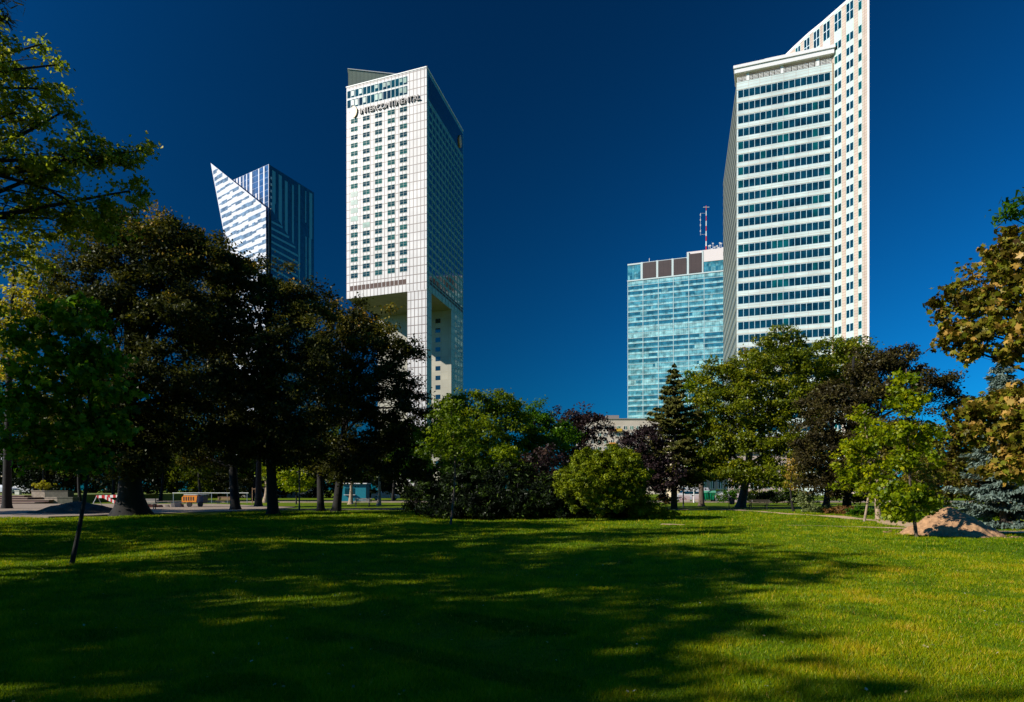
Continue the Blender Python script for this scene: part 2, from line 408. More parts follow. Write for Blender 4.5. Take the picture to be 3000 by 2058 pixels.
def blob_clumps(c, r, n, inner=0.25, low=0.25, seed=0.0):
    """clump centres over an uneven ellipsoid"""
    d = rand_dirs(int(n * 1.6)); keep = (d[:, 2] > -0.55) | (rng.random(len(d)) < low); d = d[keep][:n]
    w = 1 + 0.20 * np.sin(d[:, 0] * 5 + seed) * np.cos(d[:, 1] * 4.3 + seed * 2) + 0.13 * np.sin(d[:, 2] * 8 + d[:, 0] * 6 + seed * 3)
    f = rng.uniform(0.72, 1.05, len(d)); ins = rng.random(len(d)) < inner; f[ins] = rng.uniform(0.2, 0.75, ins.sum())
    return np.array(c) + d * (w * f)[:, None] * np.array(r), d

def foliage(blobs, leaf, cover, clump, inner=0.25, low=0.25, up=0.5, outw=0.5, rnd=0.7, flat=0.6, hole=0.0):
    P, N, Cc, Tn = [], [], [], []
    for bi, (c, r) in enumerate(blobs):
        r = np.array(r, float); area = 4 * math.pi * ((r[0] * r[1]) ** 1.6 / 3 + (r[0] * r[2]) ** 1.6 / 3 + (r[1] * r[2]) ** 1.6 / 3) ** (1 / 1.6)
        la = leaf * leaf * 0.32; nl = int(cover * area / la)
        nc = max(6, int(area / (clump * clump * 1.7)))
        cc, dd = blob_clumps(c, r, nc, inner, low, seed=bi * 1.7 + c[0])
        if hole:
            hv = np.sin(cc[:, 0] * 1.1 + 2 * np.sin(cc[:, 2] * 0.9)) * np.sin(cc[:, 1] * 0.9 + cc[:, 2] * 1.3)
            k = hv > -1 + hole * 1.2 - 0.0
            k = hv < 1 - hole; cc, dd = cc[k], dd[k]
        if len(cc) == 0: continue
        which = rng.integers(0, len(cc), nl); sc = clump * rng.uniform(0.22, 0.50, len(cc))
        off = rng.normal(size=(nl, 3)) * np.array((1, 1, flat)) * sc[which][:, None]
        P.append(cc[which] + off)
        N.append(np.array((0, 0, up)) + outw * dd[which] + rnd * rng.normal(size=(nl, 3)))
        ct = rng.normal(0, 1, len(cc)); Tn.append(ct[which]); Cc.append((c, cc))
    return np.concatenate(P), np.concatenate(N), np.concatenate(Tn), Cc

def bark(name, col): return mat('bark_' + name, col, 0.9, var=0.45, scale=5, bump=0.6)
B_dark = bark('dark', (0.009, 0.007, 0.005)); B_brown = bark('brown', (0.10, 0.07, 0.05)); B_pale = bark('pale', (0.30, 0.22, 0.15))

def bend(a, b, k=5, amp=0.06, sag=0.0):
    a, b = np.array(a, float), np.array(b, float); L = np.linalg.norm(b - a); o = rng.normal(size=3) * L * amp
    return [a * (1 - t) + b * t + o * math.sin(math.pi * t) + np.array((0, 0, sag * L * math.sin(math.pi * t))) for t in np.linspace(0, 1, k)]

def wood(parent, base, top, r0, blobsC, m, r_top=None, fork=0.35, twig=0.3, lean=0.03, flare=1.5, name='trunk', limb=0.4):
    mb = MB(); base = np.array(base, float); top = np.array(top, float)
    H = top[2] - base[2]
    ax = bend(base, top, 9, lean); rt = r_top if r_top else r0 * 0.25
    rad = [r0 * (1 - t) + rt * t for t in np.linspace(0, 1, 9)]
    fh = r0 * 1.6 * (flare - 0.6); dirn = (ax[1] - ax[0]) / np.linalg.norm(ax[1] - ax[0])
    g = [ax[0] - dirn * .15, ax[0], ax[0] + dirn * fh * .35, ax[0] + dirn * fh * .8, ax[0] + dirn * fh * 1.5]
    gr = [r0 * flare * 1.15, r0 * flare, r0 * (1 + (flare - 1) * .5), r0 * (1 + (flare - 1) * .18), r0 * 1.02]
    k0 = next((q for q in range(1, 9) if np.linalg.norm(ax[q] - ax[0]) > fh * 1.7), 8)
    mb.tube(g + ax[k0:], gr + rad[k0:], 12)
    ax = np.array(ax)
    for (c, cc) in blobsC:
        c = np.array(c)
        zt = base[2] + H * fork + (c[2] - base[2] - H * fork) * 0.35
        zt = min(max(zt, base[2] + H * fork), top[2] - 0.02 * H)
        i = np.interp(zt, ax[:, 2], np.arange(9)); j = int(min(i, 7)); st = ax[j] * (1 - (i - j)) + ax[j + 1] * (i - j)
        rb = np.interp(i, np.arange(9), rad) * 0.55
        lp = bend(st, c, 6, 0.07, 0.05)
        mb.tube(lp, [rb * (1 - t) + rb * 0.25 * t for t in np.linspace(0, 1, 6)], 6)
        lp = np.array(lp)
        sel = cc[rng.random(len(cc)) < twig]
        for q in sel:
            s = lp[rng.integers(2, 6)]
            mb.tube(bend(s, q, 4, 0.08, 0.03), [rb * 0.28, rb * 0.18, rb * 0.1, rb * 0.04], 3, cap=False)
    return mb.build(name, m, parent, smooth=True)

LM = {
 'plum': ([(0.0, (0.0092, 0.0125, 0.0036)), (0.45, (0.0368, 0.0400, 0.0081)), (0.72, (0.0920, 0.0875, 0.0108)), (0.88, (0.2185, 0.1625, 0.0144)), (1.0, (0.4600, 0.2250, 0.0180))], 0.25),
 'purple': ([(0.0, (0.010, 0.007, 0.008)), (0.5, (0.034, 0.020, 0.022)), (0.8, (0.075, 0.042, 0.030)), (1.0, (0.14, 0.10, 0.03))], 0.22),
 'green': ([(0.0, (0.0196, 0.0425, 0.0016)), (0.45, (0.0897, 0.1438, 0.0032)), (0.75, (0.1932, 0.2375, 0.0048)), (1.0, (0.4554, 0.4000, 0.0160))], 0.40),
 'olive': ([(0.0, (0.0187, 0.0317, 0.0014)), (0.45, (0.0924, 0.1220, 0.0035)), (0.75, (0.2112, 0.2135, 0.0056)), (1.0, (0.4752, 0.3294, 0.0210))], 0.32),
 'lime': ([(0.0, (0.0378, 0.0770, 0.0016)), (0.4, (0.1638, 0.2200, 0.0024)), (0.75, (0.3654, 0.3630, 0.0040)), (1.0, (0.6930, 0.5280, 0.0240))], 0.42),
 'midgreen': ([(0.0, (0.0120, 0.0438, 0.0016)), (0.5, (0.0480, 0.1250, 0.0032)), (0.8, (0.1080, 0.2250, 0.0048)), (1.0, (0.2640, 0.3250, 0.0160))], 0.42),
 'autumn': ([(0.0, (0.0473, 0.0263, 0.0048)), (0.3, (0.1050, 0.0840, 0.0080)), (0.5, (0.1575, 0.1785, 0.0096)), (0.75, (0.3780, 0.2205, 0.0400)), (1.0, (0.5775, 0.3465, 0.0880))], 0.30),
 'gold': ([(0.0, (0.10, 0.10, 0.01)), (0.4, (0.28, 0.25, 0.015)), (0.8, (0.62, 0.44, 0.05)), (1.0, (0.80, 0.52, 0.12))], 0.5),
 'spruce': ([(0.0, (0.020, 0.026, 0.006)), (0.5, (0.080, 0.085, 0.016)), (1.0, (0.19, 0.15, 0.03))], 0.12),
 'blue': ([(0.0, (0.035, 0.060, 0.050)), (0.5, (0.12, 0.165, 0.135)), (1.0, (0.27, 0.33, 0.26))], 0.1),
 'darkpine': ([(0.0, (0.002, 0.004, 0.0015)), (0.5, (0.006, 0.012, 0.003)), (0.8, (0.020, 0.038, 0.005)), (1.0, (0.08, 0.13, 0.012))], 0.1),
 'juniper': ([(0.0, (0.0253, 0.0540, 0.0016)), (0.5, (0.1173, 0.1560, 0.0032)), (1.0, (0.3312, 0.3360, 0.0080))], 0.2),
 'silver': ([(0.0, (0.08, 0.11, 0.04)), (0.5, (0.19, 0.22, 0.08)), (1.0, (0.32, 0.34, 0.14))], 0.25),
 'locust': ([(0.0, (0.050, 0.075, 0.006)), (0.4, (0.15, 0.19, 0.012)), (0.75, (0.36, 0.36, 0.03)), (1.0, (0.62, 0.48, 0.10))], 0.5),
 'beech': ([(0.0, (0.0120, 0.0112, 0.0036)), (0.45, (0.0432, 0.0325, 0.0108)), (0.75, (0.0840, 0.0750, 0.0144)), (1.0, (0.2280, 0.1500, 0.0270))], 0.22),
 'rust': ([(0.0, (0.05, 0.02, 0.008)), (0.5, (0.15, 0.07, 0.02)), (1.0, (0.26, 0.17, 0.04))], 0.25),
}
def LMAT(k): st, tr = LM[k]; return leaf_mat('foliage_' + k, st, trans=tr, gloss=0.012)

def pb(px, py, Y, rx, rz, ry=None):
    """crown lobe: centre from its place, radii in photo pixels at distance Y"""
    return (W(px, py, Y), (rx / F * Y, (ry if ry else rx * 0.85) / F * Y, rz / F * Y))

def tree(name, label, cat, base, blobs, kind, leaf=0.24, cover=1.1, clump=0.9, trunk=0.25, shape='diamond', bk=None, group=None,
         tm=0.45, tv=0.16, toph=0.0, inner=0.25, low=0.3, top=None, fork=0.35, twig=0.3, asp=1.0, hole=0.0, crown='crown', flat=0.6, up=0.5, outw=0.5, rnd=0.7, lean=0.03, flare=1.5):
    bz = float(gh(base[0], base[1])); base = (base[0], base[1], bz)
    root = thing(name, label, cat, base, group=group)
    P, N, T, Cc = foliage(blobs, leaf, cover, clump, inner=inner, low=low, hole=hole, flat=flat, up=up, outw=outw, rnd=rnd)
    k = P[:, 2] > bz + 0.05; P, N, T = P[k], N[k], T[k]
    zlo, zhi = P[:, 2].min(), P[:, 2].max()
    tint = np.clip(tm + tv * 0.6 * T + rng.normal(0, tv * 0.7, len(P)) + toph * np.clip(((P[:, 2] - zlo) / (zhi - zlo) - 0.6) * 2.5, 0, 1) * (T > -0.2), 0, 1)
    size = leaf * rng.uniform(0.6, 1.3, len(P))
    off = np.array(base)
    leaf_mesh(crown, P - off, N, size, tint, shape, LMAT(kind), root, asp=asp)
    if trunk:
        allc = np.array([b[0] for b in blobs])
        tp = top if top is not None else (base[0] * 0.75 + allc[:, 0].mean() * 0.25, base[1] * 0.75 + allc[:, 1].mean() * 0.25, allc[:, 2].max())
        wood(root, np.array(base) - off, np.array(tp) - off, trunk, [(np.array(c) - off, cc - off) for c, cc in Cc], bk or B_dark, fork=fork, twig=twig, lean=lean, flare=flare)
    return root

def gb(px, py): Y = GY(py); return (gx(px, Y), Y)
def at(px, Y): return (gx(px, Y), Y)

def wpos(o):
    v = np.zeros(3)
    while o is not None:
        v += np.array(o.location); o = o.parent
    return v
def wbuild(mb, name, m, parent, smooth=False):
    """build a mesh given in world coordinates under a parent"""
    off = wpos(parent) if parent else np.zeros(3)
    mb.v = [(p[0] - off[0], p[1] - off[1], p[2] - off[2]) for p in mb.v]
    return mb.build(name, m, parent, smooth)

G_teal = glass_mat('teal_window_glass', (0.004, 0.038, 0.044))
G_green = glass_mat('green_window_glass', (0.012, 0.070, 0.045))
G_dkgreen = glass_mat('dark_green_window_glass', (0.006, 0.030, 0.022))
G_pale = glass_mat('window_glass_with_blind', (0.13, 0.24, 0.18), rough=0.2)
G_blue = glass_mat('blue_window_glass', (0.002, 0.030, 0.048))
G_blue2 = glass_mat('greenish_blue_window_glass', (0.002, 0.060, 0.065))
G_dark = glass_mat('dark_window_glass', (0.006, 0.016, 0.020))

# ================================================================== white gridded hotel tower with a cut-out base
def hotel():
    YL, YR = 258.6, 246.0
    A = at(1015, YL); B = at(1250, YR); H = 154.0
    fr = Fac(A, B)
    YB = 290.0; Cn = at(1357, YB); sd = Fac(B, Cn)
    root = thing('hotel_tower', 'tall white gridded tower with rooftop lettering, its base cut open under an overhang', 'building', (B[0], B[1], 0))
    clad = panel_mat('white_cladding_panels', (0.54, 0.515, 0.50), (0.08, 0.045, 0.035), 1.52, 3.07, 0.16)
    clad_shade = panel_mat('shade_teal_cladding_panels', (0.10, 0.33, 0.34), (0.03, 0.10, 0.11), 1.52, 3.07, 0.085)  # same panels as the white ones, side wall's shade put in as teal
    stone = panel_mat('beige_stone_cladding', (0.32, 0.29, 0.21), (0.25, 0.22, 0.15), 3.0, 3.07, 0.05)
    back_l = np.array((A[0], A[1])) + (np.array(Cn) - np.array(B)); bl = (back_l[0], back_l[1])
    zs = 74.0; t1 = 5.2; t2 = sd.u_at(1322); uleg = fr.w - fr.u_at(1193)  # opening geometry
    ul = fr.u_at(1193)
    # main body above the overhang
    mb = MB()
    z0, z1 = zs, H
    def wall(mb, a, b, z0, z1, mi):
        f = Fac(a, b); f.quad(mb, 0, f.w, z0, z1, 0, mi)
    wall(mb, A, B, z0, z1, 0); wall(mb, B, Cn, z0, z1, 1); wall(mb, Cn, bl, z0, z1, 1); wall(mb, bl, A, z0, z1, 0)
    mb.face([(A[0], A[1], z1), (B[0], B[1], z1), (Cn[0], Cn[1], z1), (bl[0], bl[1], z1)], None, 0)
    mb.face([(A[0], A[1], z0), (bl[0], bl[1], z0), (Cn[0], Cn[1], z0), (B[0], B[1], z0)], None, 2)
    wbuild(mb, 'wall', [clad, clad_shade, M_concrete], root)
    # corner leg
    mb = MB()
    def P2(uf, us):   # plan point from front u and side depth
        q = fr.a + fr.u * uf + sd.u * us; return (q[0], q[1])
    q = [P2(ul, 0), P2(fr.w, 0), P2(fr.w, t1), P2(ul, t1)]
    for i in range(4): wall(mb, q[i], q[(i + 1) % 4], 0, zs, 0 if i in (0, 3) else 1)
    wbuild(mb, 'corner_leg', [clad, clad_shade], root)
    # rear block
    mb = MB()
    q = [P2(-0.0, t2), P2(fr.w, t2), P2(fr.w, sd.w), P2(0, sd.w)]
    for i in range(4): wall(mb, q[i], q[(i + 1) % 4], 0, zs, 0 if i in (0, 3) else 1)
    wbuild(mb, 'rear_block', [stone, clad_shade], root)
    # opening edge beams (thickness of the overhang)
    mb = MB()
    bk = Fac(P2(0, t2), P2(fr.w, t2))
    for r in range(16):
        zc = 70 - r * 3.07 * 1.25
        if zc < 4: break
        uc = bk.u_at(1283)
        bk.quad(mb, uc - 1.1, uc + 1.1, zc - 0.9, zc + 0.9, 0.05, 0)
    o = wbuild(mb, 'window', G_dark, root); tag(o, 'small dark windows in one column of the recessed wall', kind='stuff')
    # front windows: 5 across, 20 storeys
    zt = 140.7; pit = 3.07; cols = [1038, 1073, 1109, 1146, 1182]
    pw = [fr.u_at(c) for c in cols]
    for r in range(20):
        for c in range(5):
            zc = zt - r * pit; uc = pw[c]; mb = MB()
            g = random.choices([0, 1, 2], [0.55, 0.42, 0.03])[0] if not (c == 0 and 8 < r < 13) else 2
            hw = 1.6
            fr.box(mb, uc - hw, uc + hw, zc - 1.04, zc + 1.02, -0.05, 0.03, 0)
            fr.quad(mb, uc - hw + .12, uc - 0.07, zc - 0.82, zc + 0.1, 0.04, 1 + g)
            fr.quad(mb, uc + 0.07, uc + hw - .12, zc - 0.82, zc + 0.1, 0.04, 1 + g)
            g2 = g
            fr.quad(mb, uc - hw + .12, uc - 0.07, zc + 0.18, zc + 0.83, 0.04, 1 + g2)
            fr.quad(mb, uc + 0.07, uc + hw - .12, zc + 0.18, zc + 0.83, 0.04, 1 + g)
            wbuild(mb, 'window', [mat('green_window_frame', (0.045, 0.10, 0.07), 0.4), G_dkgreen, G_green, G_pale], root)
    # two glazed bands below the roof edge
    ua, ub = fr.u_at(1017), fr.u_at(1194)
    for (za, zb) in ((149.6, 152.6), (145.9, 149.1)):
        mb = MB(); fr.box(mb, ua, ub, za, zb, -0.1, 0.03, 0); n = 15; w = (ub - ua) / n
        for i in range(n):
            u = ua + i * w
            fr.quad(mb, u + 0.1, u + w - 0.1, za + 0.12, zb - 0.12, 0.04, random.choice([1, 1, 2]))
            if random.random() < .45: fr.quad(mb, u + 0.2, u + w * 0.75, za + 0.6 + random.random(), zb - 0.4, 0.05, 3)
        wbuild(mb, 'glazed_band', [mat('pale_teal_metal', (0.22, 0.36, 0.36), 0.4), G_teal, G_dark, G_pale], root)
    # brown louvre strip
    mb = MB(); ua, ub = fr.u_at(1025), fr.u_at(1191); n = 14; w = (ub - ua) / n
    for i in range(n): fr.box(mb, ua + i * w + .12, ua + (i + 1) * w - .12, 76.9, 78.6, -0.1, 0.03)
    wbuild(mb, 'louvre_strip', mat('brown_louvre', (0.06, 0.022, 0.012), 0.7), root)
    # right-hand face: lattice of windows, dark bands
    mb = MB()
    nC = 11; w = (sd.w - 3.0) / nC
    for r in range(21):
        zc = 140.7 - r * pit
        for c in range(nC):
            u = 2.2 + c * w + w / 2
            sd.quad(mb, u - w * 0.33, u + w * 0.33, zc - 0.95, zc + 0.95, 0.03, random.choice([0, 0, 1]))
    for r in range(22):
        zc = 74 - r * pit - 1.6
        for c in (8, 9, 10):
            u = 2.2 + c * w + w / 2
            if zc > 3: sd.quad(mb, u - w * 0.33, u + w * 0.33, zc - 0.95, zc + 0.95, 0.03, random.choice([0, 0, 1]))
    o = wbuild(mb, 'window', [G_dark, G_dkgreen], root); tag(o, 'dark windows of the shaded side wall', kind='stuff')
    mb = MB(); sd.box(mb, 1.8, sd.w - 0.8, 143.6, 152.4, -0.1, 0.04); wbuild(mb, 'dark_glazed_band', G_dark, root)
    mb = MB(); sd.box(mb, 3.5, sd.w - 0.3, 76.8, 78.7, -0.1, 0.05); wbuild(mb, 'louvre_strip', mat('dark_louvre', (0.012, 0.012, 0.012), 0.7), root)
    mb = MB()
    for r in range(25):
        z = 142.2 - r * pit
        if z > zs: sd.box(mb, 0, sd.w, z - .1, z + .1, 0, 0.12)
    for c in range(nC + 1): sd.box(mb, 2.2 + c * w - .1, 2.2 + c * w + .1, zs, 143.5, 0, 0.14)
    wbuild(mb, 'facade_ribs', mat('shade_teal_metal', (0.12, 0.40, 0.42), 0.5), root)  # rib colour carries the side wall's teal shade
    # parapet screen behind the roof edge
    s0, s1 = at(1020, 264.0), at(1190, 268.0); f2 = Fac(s0, s1)
    mb = MB(); f2.box(mb, 0, f2.w, H - 1, 164.3, -9, 0)
    wbuild(mb, 'roof_screen', panel_mat('pale_green_screen_panels', (0.30, 0.34, 0.26), (0.22, 0.25, 0.19), 1.5, 30, 0.12), root)
    mb = MB(); f2.box(mb, -0.2, f2.w + .2, 164.3, 164.6, -9.2, 0.2); wbuild(mb, 'roof_edge', M_white, root)
    mb = MB(); fr.box(mb, -0.15, fr.w, H, H + .35, -0.6, 0.15); sd.box(mb, 0.15, sd.w, H + 0.003, H + .36, -0.6, 0.15)
    wbuild(mb, 'parapet', M_white, root)
    # gold emblems, a faceted leaf disc on each wall
    gold = mat('gold_metal', (0.62, 0.40, 0.15), 0.4)
    for f, uc, zc, sc in ((fr, fr.u_at(1038), 144.0, 1.0), (sd, sd.u_at(1346), 147.0, 1.15)):
        mb = MB(); o_ = [(-0.15, 2.3), (0.6, 1.9), (1.35, 0.9), (1.5, -0.1), (1.1, -1.4), (0.2, -2.3), (-0.6, -1.8), (-1.35, -0.9), (-1.5, 0.2), (-1.0, 1.4)]
        pts = [f.p(uc + a * sc, zc + b * sc, 0.5) for a, b in o_]
        mb.prism(pts, -f.n * 0.9 if False else f.n * -0.4)
        wbuild(mb, 'emblem', gold, root)
    # rooftop lettering
    letters(root, fr, 'INTERCONTINENTAL', fr.u_at(1056), fr.u_at(1233), 142.65, 2.0, 0.4)

def letters(root, f, text, u0, u1, z0, h, proud, m=None):
    cu = bpy.data.curves.new('lettering', 'FONT'); cu.body = text; cu.size = 1.0; cu.extrude = 0.06; cu.offset = 0.012
    tmp = bpy.data.objects.new('tmp', cu); C.objects.link(tmp)
    dg = bpy.context.evaluated_depsgraph_get(); me = bpy.data.meshes.new_from_object(tmp.evaluated_get(dg))
    bpy.data.objects.remove(tmp); v = np.array([tuple(q.co) for q in me.vertices])
    x0, x1 = v[:, 0].min(), v[:, 0].max(); y1 = v[:, 1].max()
    off = wpos(root)
    for i, q in enumerate(me.vertices):
        p = f.p(u0 + (v[i, 0] - x0) / (x1 - x0) * (u1 - u0), z0 + v[i, 1] / y1 * h, proud + v[i, 2] * 3) - off
        q.co = p
    me.update(); me.name = 'lettering'
    return link('lettering', me, m or mat('black_letter_metal', (0.012, 0.012, 0.014), 0.4), root)
hotel()

# ================================================================== white office tower with a blade-shaped wing
def office():
    A = at(2158, 217.7); B = at(2441, 207.6); Cc = at(2547, 196.0); D = at(2119, 288.0)
    fr, wg, lf = Fac(A, B), Fac(B, Cc), Fac(D, A)
    root = thing('office_tower', 'tallest white office tower with ribbon windows and a wing rising like a blade', 'building', (A[0], A[1], 0))
    pale = panel_mat('pale_green_white_panels', (0.60, 0.70, 0.66), (0.52, 0.46, 0.40), 1.75 * 2, 0.97, 0.06)
    pink = panel_mat('warm_stone_panels', (0.56, 0.45, 0.36), (0.36, 0.22, 0.15), 2.2, 0.82, 0.05)
    Ht = 131.5
    back = (D[0] + 30, D[1] + 8); bk2 = at(2480, 262)
    mb = MB()
    fr.quad(mb, 0, fr.w, 0, Ht, 0, 0)
    lf.quad(mb, 0, lf.w, 0, Ht, 0, 1)
    f3 = Fac((B[0], B[1]), bk2)
    f3.quad(mb, 0, f3.w, 0, Ht, 0, 0); Fac(bk2, back).quad(mb, 0, Fac(bk2, back).w, 0, Ht, 0, 0); Fac(back, D).quad(mb, 0, Fac(back, D).w, 0, Ht, 0, 0)
    mb.face([(p[0], p[1], Ht) for p in (A, B, bk2, back, D)], None, 0)
    grid = panel_mat('fine_grid_facade', (0.03, 0.045, 0.045), (0.26, 0.27, 0.22), 3.2, 4.1, 0.55, rough=0.35)
    wbuild(mb, 'wall', [pale, grid], root)
    pit = 4.1; zt = 128.75
    n = 16; u0, u1 = 0.45, fr.w - 0.75; w = (u1 - u0) / n
    gl = [G_blue, G_blue2, G_teal]
    tintcol = [1 if (c in (7, 8) or c == 13) else 0 for c in range(n)]
    for r in range(31):
        zb, z1 = zt - r * pit - 2.3, zt - r * pit + .08
        if zb < 2: break
        mb = MB(); fr.box(mb, u0 - .1, u1 + .1, zb - .08, z1 + .08, -0.2, 0.02, 0)
        for c in range(n):
            u = u0 + c * w
            g = 1 + (1 if (tintcol[c] and random.random() < .4) or random.random() < .03 or (c == 0 and 3 < r < 8) else 0)
            fr.quad(mb, u + 0.03, u + w - 0.11, zb, z1, 0.035, g)
        wbuild(mb, 'ribbon_window', [mat('pale_mullion', (0.55, 0.66, 0.68), 0.4)] + gl, root)
    # spandrel ledges: thin shadow-catching lines
    mb = MB()
    for r in range(31):
        z = zt - r * pit + 0.3
        if z > 3: fr.box(mb, 0, fr.w - .3, z, z + .1, 0, 0.10)
    wbuild(mb, 'spandrel_ledges', mat('warm_trim', (0.66, 0.55, 0.42), 0.6), root)
    mb = MB(); fr.box(mb, fr.w - 0.32, fr.w - 0.05, 0, Ht, 0, 0.3); wbuild(mb, 'corner_strip', mat('tan_trim', (0.50, 0.34, 0.20), 0.6), root)
    # roof terrace: columns, lattice railing, big slab
    mb = MB(); fr.box(mb, -0.6, fr.w + 0.2, 133.9, 135.3, -9, 1.2); fr.box(mb, -0.9, fr.w + 0.5, 135.3, 136.2, -9, 1.6)
    wbuild(mb, 'roof_slab', mat('white_render', (0.72, 0.70, 0.68), 0.6), root)
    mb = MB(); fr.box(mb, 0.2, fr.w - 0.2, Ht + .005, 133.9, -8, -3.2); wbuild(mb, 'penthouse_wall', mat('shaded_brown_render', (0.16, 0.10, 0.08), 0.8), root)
    for px in (2191, 2291, 2396):
        uc = fr.u_at(px); mb = MB(); fr.box(mb, uc - .42, uc + .42, Ht, 133.9, -0.8, 0.1); wbuild(mb, 'column', M_white, root)
    mb = MB()
    for k in range(17):
        ua = 0.2 + k * (fr.w - .4) / 17; ub = ua + (fr.w - .4) / 17 - .25
        fr.box(mb, ua, ua + .12, Ht, Ht + 1.5, -0.1, 0.05)
        for j in range(4): fr.box(mb, ua + .12, ub, Ht + .15 + j * .42, Ht + .32 + j * .42, -0.06, 0.01)
    wbuild(mb, 'railing', M_white, root)
    # roof handrail behind the slab
    mb = MB()
    ua, ub = fr.u_at(2240), fr.u_at(2395)
    for k in range(10):
        u = ua + (ub - ua) * k / 9; fr.box(mb, u - .04, u + .04, 136.2, 137.7, -1.0, -0.9)
    fr.box(mb, ua, ub, 137.62, 137.74, -1.05, -0.85); fr.box(mb, ua, ub, 136.9, 137.0, -1.03, -0.87)
    wbuild(mb, 'roof_handrail', M_white, root)
    # left face: dense fins
    mb = MB()
    for k in range(32):
        z = 2 + k * pit
        if z < Ht: lf.box(mb, 0.1, lf.w - .1, z, z + 1.5, 0, 0.08)
    wbuild(mb, 'facade_fins', mat('grey_beige_fins', (0.20, 0.215, 0.175), 0.5), root)
    # blade wing: polygon with a curved top edge, in the plane of the wing wall
    def uz(px, py): return (wg.u_at(px), wg.z_at(px, py))
    topc = [uz(*q) for q in ((2283, 178), (2326, 136), (2368, 97), (2410, 63), (2445, 32), (2484, -2), (2516, -34), (2547, -70))]
    z_b = topc[-1][1]
    poly = [wg.p(topc[0][0], 0), wg.p(wg.w, 0), wg.p(wg.w, z_b)] + [wg.p(u, z) for u, z in topc[::-1][1:]]
    uv = [(topc[0][0], 0), (wg.w, 0), (wg.w, z_b)] + [(u, z) for u, z in topc[::-1][1:]]
    d = np.array((0.42, 0.91, 0)) * 16.0
    mb = MB(); mb.face(poly, uv, 0)
    nP = len(poly)
    for i in range(nP): mb.face([poly[i], poly[i] + d, poly[(i + 1) % nP] + d, poly[(i + 1) % nP]], None, 1)
    mb.face([p + d for p in poly[::-1]], None, 0)
    wbuild(mb, 'blade_wing', [pink, M_white], root)
    mb = MB()
    for i in range(len(topc) - 1):
        (a, b), (a2, b2) = topc[i], topc[i + 1]
        mb.face([wg.p(a, b - .9, .08), wg.p(a2, b2 - .9, .08), wg.p(a2, b2, .08), wg.p(a, b, .08)])
        mb.face([wg.p(a, b, .08), wg.p(a2, b2, .08), wg.p(a2, b2, 0), wg.p(a, b, 0)])
        mb.face([wg.p(a, b - .9, .08), wg.p(a, b - .9, 0), wg.p(a2, b2 - .9, 0), wg.p(a2, b2 - .9, .08)])
    wbuild(mb, 'blade_coping', M_white, root)
    mb = MB(); wg.box(mb, wg.w - .55, wg.w, 0, z_b - 1, 0.0, 0.06); wbuild(mb, 'edge_strip', M_white, root)
    # spandrels between the paired windows, and the windows
    M_sp = mat('pale_green_spandrel', (0.48, 0.60, 0.50), 0.5)
    tu = [q[0] for q in topc]; tz = [q[1] for q in topc]
    def colw(pc, hw_px, double, zlo=2.0):
        uc = wg.u_at(pc); hw = (wg.u_at(pc + hw_px) - wg.u_at(pc - hw_px)) / 2
        ztop = np.interp(uc - hw, tu, tz) - 2.6
        zs = [zt - r * pit for r in range(-16, 31)]
        ztop += 1.2
        sp = MB(); rows = [z for z in zs if z <= ztop - 6.2 and z - 2.2 > zlo]
        if ztop > zt + 6: rows = [ztop] + rows
        sp_top = rows[0] + .5
        wg.box(sp, uc - hw - .1, uc + hw + .1, max(zlo, 2), sp_top, -0.1, 0.03)
        wbuild(sp, 'spandrel', M_sp, root)
        for i, z in enumerate(rows):
            zb = z - 2.25
            if i == 0 and z > zt + 6: zb = max(zlo, z - 5.2)
            mb = MB(); wg.box(mb, uc - hw, uc + hw, zb - .1, z + .1, -0.1, 0.05, 0)
            g = 1 + int(random.random() < .3)
            if double:
                wg.quad(mb, uc - hw + .06, uc - .12, zb, z, 0.065, g); wg.quad(mb, uc + .12, uc + hw - .06, zb, z, 0.065, 1)
            else: wg.quad(mb, uc - hw + .05, uc + hw - .05, zb, z, 0.065, 2)
            if z - zb > 4: wg.box(mb, uc - hw, uc + hw, (z + zb) / 2 - .1, (z + zb) / 2 + .1, 0.05, 0.09, 0)
            wbuild(mb, 'window', [mat('pale_mullion', (0.55, 0.66, 0.68), 0.4)] + gl, root)
    colw(2455, 10, True); colw(2490, 10.5, True); colw(2520, 5, False)
    colw(2422, 9.5, True, 137); colw(2392.5, 8.5, True, 137); colw(2364, 8, True, 137.2); colw(2338, 7, True, 137.2)
office()

